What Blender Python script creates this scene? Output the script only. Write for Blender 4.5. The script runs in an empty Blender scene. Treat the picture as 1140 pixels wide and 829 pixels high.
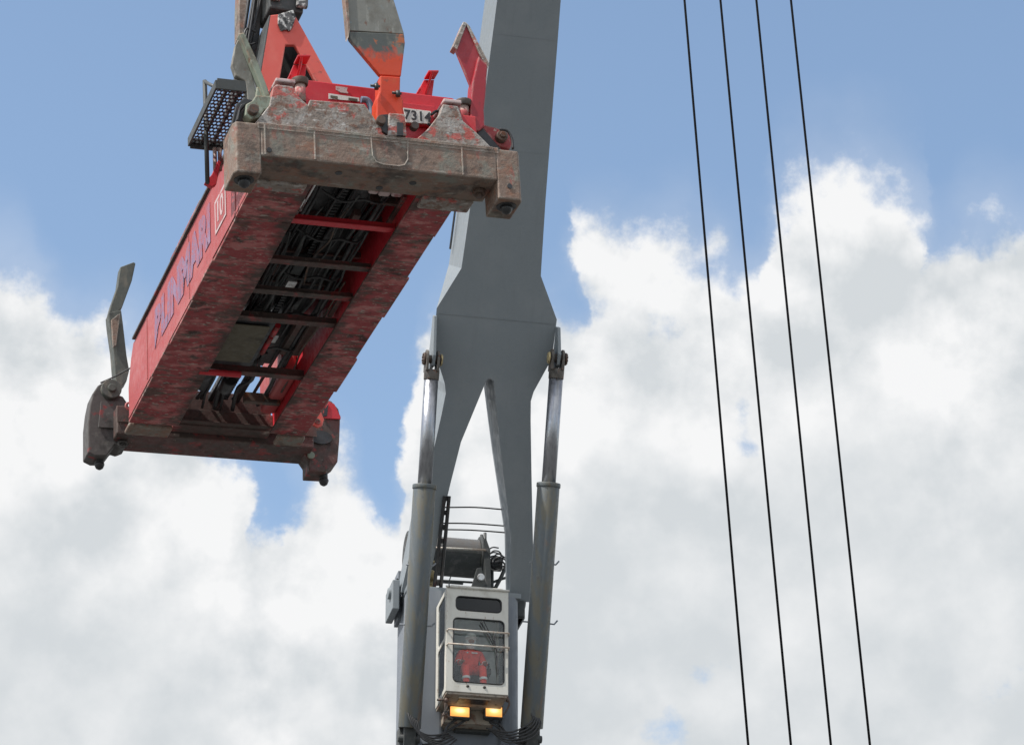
import bpy, bmesh, math, random
from mathutils import Vector, Matrix
random.seed(7)
R = math.radians
scene = bpy.context.scene
col = scene.collection

# ------------------------------------------------------------------ camera
F, E0 = 3600.0, 0.4492805
EYE = 1.7
cam = bpy.data.cameras.new('camera'); cam.sensor_width = 36; cam.lens = F/1140*36
cam.clip_start = 0.5; cam.clip_end = 20000
co = bpy.data.objects.new('camera', cam); col.objects.link(co)
co.location = (0, 0, EYE); co.rotation_euler = (math.pi/2+E0, 0, 0)
scene.camera = co

def ray(px, py):
    a = (px-570)/F; b = (414.5-py)/F
    return Vector((a, math.cos(E0)-b*math.sin(E0), math.sin(E0)+b*math.cos(E0)))

# spreader frame: x across, y along (away), z up, origin in the plane of its twistlocks
S_YAW, S_ROLL = 0.31599864, -0.06026115
S_LOC = Vector((-2.0360857, 26.166994, 12.915891))
S_ROT = Matrix.Rotation(S_YAW, 3, 'Z') @ Matrix.Rotation(S_ROLL, 3, 'Y')
def S(px, py, ax, v):
    d = S_ROT.transposed() @ ray(px, py); o = -(S_ROT.transposed() @ S_LOC)
    return o + d*((v-o[ax])/d[ax])
# crane frame: x across, y back, z up, origin at the boom's foot
PSI, TH, K = R(11.8), R(60), 66/72
C_LOC = ray(520, 660); C_LOC = C_LOC/C_LOC.y*72
C_ROT = Matrix.Rotation(PSI, 3, 'Z')
def C(px, py, ax, v):
    d = C_ROT.transposed() @ ray(px, py); o = -(C_ROT.transposed() @ C_LOC)
    return o + d*((v-o[ax])/d[ax])
B_DIR = Vector((0, -math.cos(TH), math.sin(TH))); B_UP = Vector((0, math.sin(TH), math.cos(TH)))
def BM(x, s, h): return Vector((x+.03, 0, 0)) + B_DIR*s + B_UP*h
def CB(px, py, h=0):
    d = C_ROT.transposed() @ ray(px, py); o = -(C_ROT.transposed() @ C_LOC)
    return o + d*((h - o.dot(B_UP))/d.dot(B_UP))

# ------------------------------------------------------------------ materials
def nodes(m):
    m.use_nodes = True; nt = m.node_tree; nt.nodes.clear(); return nt
def N(nt, t, **kw):
    n = nt.nodes.new(t)
    for k, v in kw.items():
        if k.startswith('i_'):
            key = k[2:]; n.inputs[int(key) if key.isdigit() else key.replace('_', ' ')].default_value = v
        else: setattr(n, k, v)
    return n
def c4(c): return (c[0], c[1], c[2], 1)
def noise_mask(nt, scale, lo, hi, stretch=(1, 1, 1), detail=8, rough=.62, off=0, dist=0):
    tc = N(nt, 'ShaderNodeTexCoord'); mp = N(nt, 'ShaderNodeMapping')
    mp.inputs['Scale'].default_value = stretch; mp.inputs['Location'].default_value = (off, off*.7, off*1.3)
    nt.links.new(tc.outputs['Object'], mp.inputs['Vector'])
    no = N(nt, 'ShaderNodeTexNoise'); no.inputs['Scale'].default_value = scale; no.inputs['Detail'].default_value = detail
    no.inputs['Roughness'].default_value = rough; no.inputs['Distortion'].default_value = dist
    nt.links.new(mp.outputs[0], no.inputs['Vector'])
    mr = N(nt, 'ShaderNodeMapRange'); mr.inputs['From Min'].default_value = lo; mr.inputs['From Max'].default_value = hi
    mr.interpolation_type = 'SMOOTHSTEP'
    nt.links.new(no.outputs['Fac'], mr.inputs['Value'])
    return mr.outputs[0], no.outputs['Fac']
def worn(name, base, layers=(), rough=.6, metal=0, bump=.15, bscale=14, rvar=.15, bdist=.01, edge=None):
    """base paint with patches: layers = (colour, noise scale, lo, hi, stretch, strength)"""
    m = bpy.data.materials.new(name); nt = nodes(m)
    out = N(nt, 'ShaderNodeOutputMaterial'); p = N(nt, 'ShaderNodeBsdfPrincipled')
    nt.links.new(p.outputs[0], out.inputs[0])
    prev = N(nt, 'ShaderNodeRGB'); prev.outputs[0].default_value = c4(base); sock = prev.outputs[0]
    for i, L in enumerate(layers):
        c, sc, lo, hi = L[:4]; st = L[4] if len(L) > 4 else (1, 1, 1); k = L[5] if len(L) > 5 else 1
        f, _ = noise_mask(nt, sc, lo, hi, st, off=3.1*i+len(name))
        mu = N(nt, 'ShaderNodeMath', operation='MULTIPLY'); mu.inputs[1].default_value = k
        nt.links.new(f, mu.inputs[0])
        mx = N(nt, 'ShaderNodeMix', data_type='RGBA'); nt.links.new(mu.outputs[0], mx.inputs[0])
        nt.links.new(sock, mx.inputs[6]); mx.inputs[7].default_value = c4(c); sock = mx.outputs[2]
    if edge:
        ec, er, ek = edge
        bv = N(nt, 'ShaderNodeBevel'); bv.samples = 6; bv.inputs[0].default_value = er
        ge = N(nt, 'ShaderNodeNewGeometry'); dt = N(nt, 'ShaderNodeVectorMath', operation='DOT_PRODUCT')
        nt.links.new(bv.outputs[0], dt.inputs[0]); nt.links.new(ge.outputs['True Normal'], dt.inputs[1])
        _, rn = noise_mask(nt, 13, .3, .7, (1, 1, 1), off=5)
        a = N(nt, 'ShaderNodeMath', operation='SUBTRACT'); a.inputs[0].default_value = 1; nt.links.new(dt.outputs['Value'], a.inputs[1])
        b = N(nt, 'ShaderNodeMath', operation='MULTIPLY_ADD'); nt.links.new(rn, b.inputs[0]); b.inputs[1].default_value = .55; b.inputs[2].default_value = -.27
        c = N(nt, 'ShaderNodeMath', operation='ADD'); nt.links.new(a.outputs[0], c.inputs[0]); nt.links.new(b.outputs[0], c.inputs[1])
        mr = N(nt, 'ShaderNodeMapRange'); mr.inputs['From Min'].default_value = .04; mr.inputs['From Max'].default_value = .16; mr.inputs['To Max'].default_value = ek; nt.links.new(c.outputs[0], mr.inputs['Value'])
        st = N(nt, 'ShaderNodeMath', operation='GREATER_THAN'); nt.links.new(a.outputs[0], st.inputs[0]); st.inputs[1].default_value = .004
        mm = N(nt, 'ShaderNodeMath', operation='MULTIPLY'); nt.links.new(mr.outputs[0], mm.inputs[0]); nt.links.new(st.outputs[0], mm.inputs[1])
        mx = N(nt, 'ShaderNodeMix', data_type='RGBA'); nt.links.new(mm.outputs[0], mx.inputs[0]); nt.links.new(sock, mx.inputs[6]); mx.inputs[7].default_value = c4(ec); sock = mx.outputs[2]
    nt.links.new(sock, p.inputs['Base Color'])
    f, raw = noise_mask(nt, bscale, .3, .7, off=9)
    mr = N(nt, 'ShaderNodeMapRange'); mr.inputs['To Min'].default_value = max(.05, rough-rvar); mr.inputs['To Max'].default_value = min(1, rough+rvar)
    nt.links.new(f, mr.inputs['Value']); nt.links.new(mr.outputs[0], p.inputs['Roughness'])
    p.inputs['Metallic'].default_value = metal
    if bump:
        b = N(nt, 'ShaderNodeBump'); b.inputs['Strength'].default_value = bump; b.inputs['Distance'].default_value = bdist
        nt.links.new(raw, b.inputs['Height']); nt.links.new(b.outputs[0], p.inputs['Normal'])
    return m
M = {}
RUST = (.16, .065, .035); BROWN = (.085, .058, .045); GRIME = (.018, .015, .014); CHALK = (.45, .43, .40)
M['red_side'] = worn('faded_red_paint', (.41, .072, .074), [((.52, .17, .165), 1.6, .42, .75, (1, .5, 1.2), .75), ((.36, .035, .04), 3.5, .55, .75, (1, 1, .4), .6), ((.12, .06, .05), 9, .64, .72, (1, 1, .5), .7), (CHALK, 14, .70, .76, (1, 2, .4), .5)], .55, bump=.1, edge=((.25, .12, .10), .014, .7))
M['red'] = worn('red_paint', (.56, .024, .038), [((.56, .09, .08), 2.5, .5, .8, (1, 1, 1), .7), ((.14, .03, .03), 7, .6, .72, (1, 1, 1), .7)], .5, bump=.1, edge=((.16, .06, .05), .012, .7))
M['salmon'] = worn('sun_bleached_red_paint', (.68, .115, .09), [((.72, .2, .16), 3, .5, .75, (1, 1, .5), .6), ((.20, .09, .07), 9, .62, .7, (1, 1, 1), .6), ((.1, .07, .06), 2.2, .60, .72, (1, 1, .6), .6)], .55, bump=.1, edge=((.80, .38, .32), .02, .7))
M['red_dirty'] = worn('scraped_red_paint_under_grime', (.33, .055, .060), [((.54, .20, .19), 5, .47, .62, (.8, 1.5, 1), .8), ((.080, .055, .045), 2.4, .53, .64, (.9, 1.6, 1), .85), ((.13, .105, .085), 9, .53, .63, (.7, 1.8, 1), .85), ((.035, .024, .020), 4.5, .56, .66, (1, 1.2, 1), .85), ((.46, .40, .35), 15, .58, .64, (.8, 1.8, 1), .75), ((.42, .06, .06), 24, .60, .66, (.5, 2.2, 1), .7), (CHALK, 22, .66, .72, (2.2, .7, 1), .6), (RUST, 11, .6, .7, (1, 1, 1), .7)], .75, bump=.4, edge=((.42, .36, .31), .016, .7))
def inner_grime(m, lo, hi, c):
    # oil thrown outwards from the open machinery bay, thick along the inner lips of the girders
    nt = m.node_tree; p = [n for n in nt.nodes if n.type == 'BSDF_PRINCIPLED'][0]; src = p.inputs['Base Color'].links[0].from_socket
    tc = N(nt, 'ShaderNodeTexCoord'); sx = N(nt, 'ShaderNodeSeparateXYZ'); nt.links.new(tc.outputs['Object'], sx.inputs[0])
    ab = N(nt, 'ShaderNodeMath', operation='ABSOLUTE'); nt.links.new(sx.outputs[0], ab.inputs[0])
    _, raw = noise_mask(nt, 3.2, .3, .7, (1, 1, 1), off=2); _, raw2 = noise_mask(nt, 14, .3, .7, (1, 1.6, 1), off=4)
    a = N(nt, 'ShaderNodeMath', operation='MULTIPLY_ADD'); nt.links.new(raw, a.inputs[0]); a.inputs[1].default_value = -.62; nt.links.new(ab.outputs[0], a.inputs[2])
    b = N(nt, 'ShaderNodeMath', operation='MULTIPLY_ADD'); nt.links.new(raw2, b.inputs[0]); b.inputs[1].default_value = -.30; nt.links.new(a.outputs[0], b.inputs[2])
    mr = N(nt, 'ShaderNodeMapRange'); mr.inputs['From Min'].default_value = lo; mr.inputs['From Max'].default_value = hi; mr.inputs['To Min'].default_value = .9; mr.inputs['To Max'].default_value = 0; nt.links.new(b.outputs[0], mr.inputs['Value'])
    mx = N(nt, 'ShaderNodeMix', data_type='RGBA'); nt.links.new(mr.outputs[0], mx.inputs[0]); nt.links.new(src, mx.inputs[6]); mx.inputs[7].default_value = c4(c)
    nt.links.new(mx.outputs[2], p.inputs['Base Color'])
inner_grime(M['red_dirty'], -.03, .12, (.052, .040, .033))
M['brown'] = worn('rusty_scraped_steel', (.215, .150, .117), [((.20, .20, .17), 4, .48, .62, (1, 1, 1), .85), ((.33, .075, .06), 7.5, .57, .68, (1.6, 1, .7), .6), ((.065, .052, .044), 3.6, .48, .64, (1, 1, 1), .85), ((.27, .12, .07), 8, .50, .68, (.6, 1, 1), .7), ((.36, .34, .30), 16, .56, .70, (.45, 1, 1.4), .6), ((.05, .04, .035), 24, .62, .72, (.5, 1, 1.6), .6), (GRIME, 17, .64, .74, (.6, 1, 2.2), .7)], .7, bump=.6, bscale=22, bdist=.015, edge=((.46, .42, .37), .022, .75))
M['brown_light'] = worn('scraped_steel_with_red_flecks', (.24, .195, .165), [((.37, .35, .33), 6, .46, .62, (1, 1, .8), .8), ((.46, .075, .06), 6, .54, .60, (.9, 1, 1.2), .85), ((.11, .095, .085), 12, .56, .63, (.6, 1, 1.6), .8), ((.5, .48, .46), 20, .58, .64, (.5, 1, 1.8), .8), (RUST, 15, .52, .62, (1, 1, 1), .7), ((.06, .05, .045), 20, .6, .7, (.7, 1, 1.6), .7)], .65, bump=.6, bscale=26, bdist=.015, edge=((.58, .54, .50), .022, .8))
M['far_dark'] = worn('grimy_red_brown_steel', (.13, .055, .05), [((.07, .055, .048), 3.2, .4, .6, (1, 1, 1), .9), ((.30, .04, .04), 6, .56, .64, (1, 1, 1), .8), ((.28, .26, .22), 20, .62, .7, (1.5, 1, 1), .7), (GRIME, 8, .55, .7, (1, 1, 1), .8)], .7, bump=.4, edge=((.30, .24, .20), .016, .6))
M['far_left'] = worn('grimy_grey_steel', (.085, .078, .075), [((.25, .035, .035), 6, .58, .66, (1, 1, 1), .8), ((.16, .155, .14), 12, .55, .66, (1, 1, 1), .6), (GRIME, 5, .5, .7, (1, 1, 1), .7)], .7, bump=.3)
M['brown_dark'] = worn('greasy_brown_steel', (.060, .046, .038), [((.10, .085, .065), 6, .5, .64, (1, 2, 1), .8), (GRIME, 4, .5, .66, (1, 1, 1), .8), ((.24, .035, .035), 8, .58, .66, (.6, 2, 1), .8)], .7, bump=.3)
M['green_grey'] = worn('pale_green_worn_paint', (.24, .28, .22), [((.14, .12, .09), 5, .5, .62, (1, 1, .5), .8), (RUST, 10, .57, .66, (1, 1, .6), .9), ((.36, .37, .31), 14, .58, .68, (1, 1, 1), .6)], .65, bump=.3, edge=((.42, .28, .18), .014, .8))
M['guide_grey'] = worn('grey_scuffed_steel', (.21, .21, .19), [((.13, .12, .10), 4, .45, .62, (1, 1, .5), .8), ((.34, .34, .31), 11, .56, .68, (1.4, 1, .35), .7), (RUST, 9, .6, .68, (1, 1, .6), .8), ((.20, .31, .35), 9, .62, .7, (1, 1, 1), .5)], .6, bump=.3, edge=((.40, .30, .22), .014, .7))
M['guide_dark'] = worn('dark_grey_worn_steel', (.075, .085, .08), [((.16, .15, .12), 8, .5, .64, (1, 1, .5), .8), ((.45, .11, .03), 6, .58, .64, (1, 1, .7), .9)], .6, bump=.3)
M['orange'] = worn('orange_red_paint', (.60, .048, .014), [((.5, .13, .04), 6, .5, .7, (1, 1, .5), .6), ((.12, .07, .05), 10, .62, .7, (1, 1, 1), .8)], .5, bump=.15)
def blend_z(name, c_hi, c_lo, zlo, zhi, amp, hi_layers=()):
    m = worn(name, c_hi, hi_layers, .55, bump=.2); nt = m.node_tree
    p = [n for n in nt.nodes if n.type == 'BSDF_PRINCIPLED'][0]; src = p.inputs['Base Color'].links[0].from_socket
    tc = N(nt, 'ShaderNodeTexCoord'); sx = N(nt, 'ShaderNodeSeparateXYZ'); nt.links.new(tc.outputs['Object'], sx.inputs[0])
    f, raw = noise_mask(nt, 16, .3, .7, (1, 1, .7))
    a = N(nt, 'ShaderNodeMath', operation='MULTIPLY_ADD'); nt.links.new(raw, a.inputs[0]); a.inputs[1].default_value = amp; nt.links.new(sx.outputs[2], a.inputs[2])
    mr = N(nt, 'ShaderNodeMapRange'); mr.inputs['From Min'].default_value = zlo+amp*.5; mr.inputs['From Max'].default_value = zhi+amp*.5; nt.links.new(a.outputs[0], mr.inputs['Value'])
    mx = N(nt, 'ShaderNodeMix', data_type='RGBA'); nt.links.new(mr.outputs[0], mx.inputs[0]); mx.inputs[6].default_value = c4(c_lo); nt.links.new(src, mx.inputs[7])
    nt.links.new(mx.outputs[2], p.inputs['Base Color']); return m
M['dark_to_orange'] = blend_z('grey_paint_scuffed_to_orange', (.085, .095, .09), (.60, .060, .018), 1.24, 1.34, .42, [((.2, .19, .16), 9, .52, .66, (1, 1, .5), .8), ((.5, .13, .04), 7, .6, .66, (1, 1, 1), .8)])
M['crimson'] = worn('deep_crimson_paint', (.33, .020, .032), [((.42, .06, .07), 4, .5, .72, (1, 1, .5), .6), ((.10, .02, .025), 9, .58, .7, (1, 1, 1), .7)], .45, bump=.12, edge=((.36, .27, .24), .014, .8))
M['black'] = worn('oily_black_steel', (.026, .026, .028), [((.05, .05, .055), 6, .5, .7, (1, .4, 1), .8), ((.07, .02, .02), 5, .6, .7, (1, 1, 1), .8)], .45, bump=.2)  # oily steel; also serves as painted shade on the rear hanger frame
M['rubber'] = worn('black_hose_rubber', (.032, .032, .034), [((.06, .06, .06), 9, .55, .7)], .5, bump=.05)
M['khaki'] = worn('dusty_olive_cover_plate', (.115, .10, .07), [((.07, .06, .045), 5, .5, .7), ((.15, .14, .11), 20, .55, .7)], .8, bump=.2)
M['steel'] = worn('bare_bright_steel', (.7, .7, .7), [((.2, .17, .14), 9, .55, .7)], .35, .8, bump=.1)
M['grease'] = worn('grease_spattered_steel', (.10, .10, .10), [((.62, .62, .60), 26, .50, .56, (1, 1, .7), .9), ((.012, .012, .012), 15, .52, .60, (1, 1, 1), .95)], .4, bump=.5, bscale=30)
M['boomgrey'] = worn('blue_grey_crane_paint', (.205, .230, .248), [((.25, .275, .29), 60, .45, .65, (1, 1, 1), .45), ((.15, .17, .19), 25, .55, .75, (.3, 2, 2), .4), ((.25, .27, .285), .8, .45, .7, (1, 1, 1), .6), ((.19, .21, .225), 2.2, .52, .75, (3, .4, .4), .5), ((.17, .17, .165), 9, .6, .78, (3, .3, .3), .4)], .55, bump=.03, bscale=5)
M['towergrey'] = worn('weathered_grey_crane_paint', (.175, .195, .225), [((.30, .31, .315), .8, .45, .7, (1, 1, .3), .7), ((.23, .22, .21), 2.5, .56, .76, (4, 4, .25), .5), ((.20, .12, .07), 5, .66, .74, (5, 5, .3), .5)], .6, bump=.05, bscale=5)
M['barrel'] = worn('grey_paint_with_rust_streaks', (.105, .122, .132), [((.15, .135, .095), 1.5, .42, .62, (3, 3, .10), .8), ((.22, .12, .06), 1.2, .57, .72, (3.0, 3.0, .25), .6), ((.17, .18, .185), 1.4, .56, .72, (4, 4, .08), .5), ((.08, .08, .08), 9, .6, .7, (1, 1, .3), .5)], .5, bump=.08)
M['chrome'] = worn('polished_piston_rod', (.40, .41, .44), [((.24, .25, .27), 3, .45, .7, (6, 6, .1), .7)], .38, 1, bump=0, rvar=.08)
M['rustbrown'] = worn('brown_oily_iron', (.10, .065, .05), [((.05, .045, .04), 6, .45, .65), (RUST, 14, .55, .65)], .6, bump=.3)
M['fork'] = worn('grey_brown_oily_iron', (.12, .105, .092), [((.05, .045, .04), 6, .45, .65), (RUST, 10, .58, .68)], .6, bump=.3)
M['guide_olive'] = worn('dark_olive_grey_steel', (.085, .092, .082), [((.17, .155, .125), 8, .5, .64, (1, 1, .5), .8), ((.03, .03, .028), 5, .55, .68, (1, 1, .7), .7)], .6, bump=.3)
M['brass'] = worn('yellowed_pin_cap', (.52, .42, .22), [((.2, .15, .09), 12, .5, .65)], .5, .3)
M['cream'] = worn('off_white_cab_paint', (.60, .585, .53), [((.42, .40, .35), 3, .5, .7, (1, 1, .4), .6), ((.26, .13, .06), 12, .63, .71, (1.6, 1.6, .6), .85), ((.2, .19, .17), 8, .62, .74, (1, 1, .3), .6)], .5, bump=.08, edge=((.30, .17, .10), .02, .6))
M['cab_under'] = worn('stained_cab_underside', (.30, .26, .21), [(RUST, 5, .5, .66, (1, 1, 1), .8), ((.1, .09, .08), 8, .55, .68)], .7)
M['cab_inside'] = worn('grey_cab_lining', (.66, .70, .70), [((.52, .55, .56), 4, .4, .65)], .8, bump=0)
M['darkglass_frame'] = worn('black_window_gasket', (.015, .015, .016), [], .5, bump=0)
M['white_plate'] = worn('white_plate', (.66, .66, .62), [((.4, .38, .35), 30, .58, .7)], .5, bump=0)
M['faded_white'] = worn('faded_white_paint', (.55, .42, .42), [((.50, .12, .12), 12, .52, .62, (1, 2, .5), .7)], .6, bump=0)
M['ink'] = worn('black_lettering', (.03, .03, .035), [], .6, bump=0)
M['blue_letter'] = worn('faded_blue_lettering', (.225, .165, .28), [((.41, .09, .10), 8, .45, .62, (1, 4.0, .3), .75), ((.41, .09, .10), 26, .46, .60, (1, 1, 1), .7), ((.28, .24, .38), 6, .52, .7, (1, 1, .4), .6)], .6, bump=0)
M['blue_hose'] = worn('blue_grey_hose', (.14, .19, .27), [((.22, .26, .32), 12, .5, .65)], .5, bump=.05)
M['rope'] = worn('dark_wire_rope', (.006, .006, .007), [], .9, 0, bump=0)
for n_ in M['rope'].node_tree.nodes:
    if n_.type == 'BSDF_PRINCIPLED': n_.inputs['Specular IOR Level'].default_value = .1
M['drum'] = worn('wound_grey_rope', (.12, .12, .12), [((.12, .11, .10), 5, .45, .65)], .6, .2, bump=.2)
M['drum_dark'] = worn('dark_winch_steel', (.05, .055, .055), [((.1, .1, .1), 6, .5, .7)], .6, bump=.1)
M['pinkwhite'] = worn('pale_pink_painted_box', (.55, .43, .42), [((.35, .12, .12), 10, .5, .65), ((.1, .08, .08), 8, .6, .7)], .6)
M['coverall'] = worn('red_coverall_cloth', (.85, .07, .05), [((.65, .04, .03), 9, .45, .65)], .85, bump=.3)
M['skin'] = worn('skin', (.36, .20, .14), [], .6, bump=0)
M['reflective'] = worn('silver_reflective_tape', (.7, .7, .68), [], .4, bump=0)
M['helmet'] = worn('white_helmet_plastic', (.72, .72, .70), [], .4, bump=0)
M['scarf'] = worn('pale_grey_cloth', (.72, .72, .72), [((.6, .6, .6), 20, .5, .6)], .9, bump=.2)
M['boot'] = worn('dark_boot_leather', (.04, .035, .03), [], .6, bump=0)
M['seat'] = worn('dark_seat_cloth', (.03, .032, .036), [], .8, bump=0)
M['concrete'] = worn('quay_asphalt', (.085, .085, .082), [((.10, .10, .095), .08, .45, .65), ((.10, .10, .095), 1.5, .5, .7), ((.08, .08, .08), .35, .62, .72, (1, 1, 1), .6)], .85, bump=.2, bscale=6)
def glass(name, tint, gl):
    m = bpy.data.materials.new(name); nt = nodes(m)
    out = N(nt, 'ShaderNodeOutputMaterial'); mix = N(nt, 'ShaderNodeMixShader')
    t = N(nt, 'ShaderNodeBsdfTransparent'); t.inputs[0].default_value = c4(tint)
    g = N(nt, 'ShaderNodeBsdfGlossy'); g.inputs['Roughness'].default_value = .03; g.inputs[0].default_value = (.9, .95, 1, 1)
    fr = N(nt, 'ShaderNodeFresnel'); fr.inputs[0].default_value = 1.22
    mr = N(nt, 'ShaderNodeMath', operation='ADD'); mr.inputs[1].default_value = gl
    nt.links.new(fr.outputs[0], mr.inputs[0]); nt.links.new(mr.outputs[0], mix.inputs[0])
    nt.links.new(t.outputs[0], mix.inputs[1]); nt.links.new(g.outputs[0], mix.inputs[2]); nt.links.new(mix.outputs[0], out.inputs[0])
    return m
M['glass'] = glass('window_glass', (.97, .99, .98), .03)
M['glass_side'] = glass('side_window_glass', (.6, .64, .64), .03)
M['glass_dark'] = glass('tinted_window_glass', (.10, .11, .13), .03)
def lampmat():
    m = bpy.data.materials.new('lit_amber_lamp'); nt = nodes(m)
    out = N(nt, 'ShaderNodeOutputMaterial'); p = N(nt, 'ShaderNodeBsdfPrincipled')
    tc = N(nt, 'ShaderNodeTexCoord'); mp = N(nt, 'ShaderNodeMapping'); mp.inputs['Location'].default_value = (-.5, 0, -.62); mp.inputs['Scale'].default_value = (1, 0, 1)
    gr = N(nt, 'ShaderNodeVectorMath', operation='LENGTH'); cr = N(nt, 'ShaderNodeValToRGB')
    nt.links.new(tc.outputs['Generated'], mp.inputs[0]); nt.links.new(mp.outputs[0], gr.inputs[0])
    nt.links.new(gr.outputs['Value'], cr.inputs[0])
    e = cr.color_ramp.elements; e[0].position = .12; e[0].color = (1.0, .80, .42, 1); e[1].position = .62; e[1].color = (.80, .30, .06, 1)
    q = cr.color_ramp.elements.new(.33); q.color = (1.0, .50, .14, 1)
    nt.links.new(cr.outputs[0], p.inputs['Emission Color']); p.inputs['Emission Strength'].default_value = 1.15
    p.inputs['Base Color'].default_value = (.2, .1, .05, 1)
    nt.links.new(p.outputs[0], out.inputs[0]); return m
M['lamp'] = lampmat()

# ------------------------------------------------------------------ mesh builder
class MB:
    def __init__(self): self.bm = bmesh.new()
    def box(self, a, b, rot=None, at=None):
        x0, x1 = sorted((a[0], b[0])); y0, y1 = sorted((a[1], b[1])); z0, z1 = sorted((a[2], b[2]))
        P = [Vector((x, y, z)) for z in (z0, z1) for y in (y0, y1) for x in (x0, x1)]
        if rot is not None: P = [rot @ p for p in P]
        if at is not None: P = [p + Vector(at) for p in P]
        v = [self.bm.verts.new(p) for p in P]
        for f in ((0, 2, 3, 1), (4, 5, 7, 6), (0, 1, 5, 4), (2, 6, 7, 3), (0, 4, 6, 2), (1, 3, 7, 5)): self.bm.faces.new([v[i] for i in f])
        return self
    def slab(self, pts, off):
        """polygon of 3-D points given thickness by the vector off"""
        off = Vector(off); a = [self.bm.verts.new(Vector(p)) for p in pts]; b = [self.bm.verts.new(Vector(p)+off) for p in pts]
        n = len(a); self.bm.faces.new(a); self.bm.faces.new(b[::-1])
        for i in range(n): self.bm.faces.new([a[i], b[i], b[(i+1) % n], a[(i+1) % n]][::-1])
        return self
    def loft(self, A, Bp):
        a = [self.bm.verts.new(Vector(p)) for p in A]; b = [self.bm.verts.new(Vector(p)) for p in Bp]
        n = len(a); self.bm.faces.new(a); self.bm.faces.new(b[::-1])
        for i in range(n): self.bm.faces.new([a[i], b[i], b[(i+1) % n], a[(i+1) % n]][::-1])
        return self
    def tube(self, pts, r, seg=12, cap=True):
        pts = [Vector(p) for p in pts]; rs = r if isinstance(r, (list, tuple)) else [r]*len(pts)
        rings = []; prev = None
        for i, p in enumerate(pts):
            if i == 0: t = pts[1]-p
            elif i == len(pts)-1: t = p-pts[i-1]
            else: t = (pts[i+1]-p).normalized()+(p-pts[i-1]).normalized()
            if t.length < 1e-7: t = prev if prev else Vector((0, 0, 1))
            t = t.normalized()
            if i == 0 or prev is None:
                up = Vector((0, 0, 1)) if abs(t.z) < .9 else Vector((1, 0, 0)); u = t.cross(up).normalized()
            else: u = (u - t*u.dot(t)).normalized()
            prev = t; w = t.cross(u)
            rings.append([self.bm.verts.new(p+(u*math.cos(k*2*math.pi/seg)+w*math.sin(k*2*math.pi/seg))*rs[i]) for k in range(seg)])
        for i in range(len(rings)-1):
            for k in range(seg):
                f = self.bm.faces.new([rings[i][k], rings[i][(k+1) % seg], rings[i+1][(k+1) % seg], rings[i+1][k]]); f.smooth = seg > 6
        if cap:
            self.bm.faces.new(rings[0][::-1]); self.bm.faces.new(rings[-1])
        return self
    def sphere(self, c, r, sc=(1, 1, 1), seg=14):
        m = Matrix.Translation(Vector(c)) @ Matrix.Diagonal((sc[0], sc[1], sc[2], 1))
        g = bmesh.ops.create_uvsphere(self.bm, u_segments=seg, v_segments=seg//2+2, radius=r, matrix=m)
        for v in g['verts']:
            for f in v.link_faces: f.smooth = True
        return self
    def build(self, name, mat, parent=None, bevel=0, seg=2, split=False):
        if split:
            self.bm.verts.ensure_lookup_table(); seen = set(); isl = []
            for v in self.bm.verts:
                if v in seen: continue
                st = [v]; seen.add(v); cur = []
                while st:
                    q = st.pop(); cur.append(q)
                    for e in q.link_edges:
                        o_ = e.other_vert(q)
                        if o_ not in seen: seen.add(o_); st.append(o_)
                isl.append(cur)
            if len(isl) > 1:
                last = None
                for cur in isl:
                    nb = MB(); vm = {q: nb.bm.verts.new(q.co) for q in cur}; fs = {f for q in cur for f in q.link_faces}
                    for f in fs:
                        g2 = nb.bm.faces.new([vm[q] for q in f.verts]); g2.smooth = f.smooth
                    last = nb.build(name, mat, parent, bevel, seg)
                self.bm.free(); return last
        bmesh.ops.recalc_face_normals(self.bm, faces=self.bm.faces)
        me = bpy.data.meshes.new(name); self.bm.to_mesh(me); self.bm.free()
        me.materials.append(mat if not isinstance(mat, str) else M[mat])
        o = bpy.data.objects.new(name, me); col.objects.link(o)
        if parent: o.parent = parent
        if bevel:
            b = o.modifiers.new('bevel', 'BEVEL'); b.width = bevel; b.segments = seg; b.limit_method = 'ANGLE'; b.angle_limit = R(35)
            b.harden_normals = False
        return o
def tag(o, label=None, cat=None, group=None, kind=None):
    if label: o['label'] = label
    if cat: o['category'] = cat
    if group: o['group'] = group
    if kind: o['kind'] = kind
    return o
def empty(name, loc, rot=None, sc=1):
    o = bpy.data.objects.new(name, None); col.objects.link(o); o.empty_display_size = .3
    m = Matrix.Translation(Vector(loc)) @ (rot.to_4x4() if rot else Matrix.Identity(4)) @ Matrix.Scale(sc, 4)
    o.matrix_world = m; return o
def smooth_curve(pts, n=8):
    pts = [Vector(p) for p in pts]; out = []
    P = [pts[0]*2-pts[1]]+pts+[pts[-1]*2-pts[-2]]
    for i in range(1, len(P)-2):
        for k in range(n):
            t = k/n; a, b, c, d = P[i-1:i+3]
            out.append(.5*((2*b)+(c-a)*t+(2*a-5*b+4*c-d)*t*t+(3*b-a-3*c+d)*t**3))
    out.append(pts[-1]); return out
def text(body, size, mat, parent, mw, name='lettering', bold=0, sx=1, spacing=1):
    cu = bpy.data.curves.new(name, 'FONT'); cu.body = body; cu.size = size; cu.align_x = 'CENTER'; cu.align_y = 'CENTER'
    cu.extrude = .0012; cu.offset = bold; cu.space_character = spacing
    t = bpy.data.objects.new(name+'_c', cu); col.objects.link(t); bpy.context.view_layer.update()
    me = bpy.data.meshes.new_from_object(t.evaluated_get(bpy.context.evaluated_depsgraph_get())); bpy.data.objects.remove(t)
    me.transform(mw @ Matrix.Diagonal((sx, 1, 1, 1))); me.materials.clear(); me.materials.append(M[mat])
    o = bpy.data.objects.new(name, me); col.objects.link(o); o.parent = parent; return o
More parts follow.
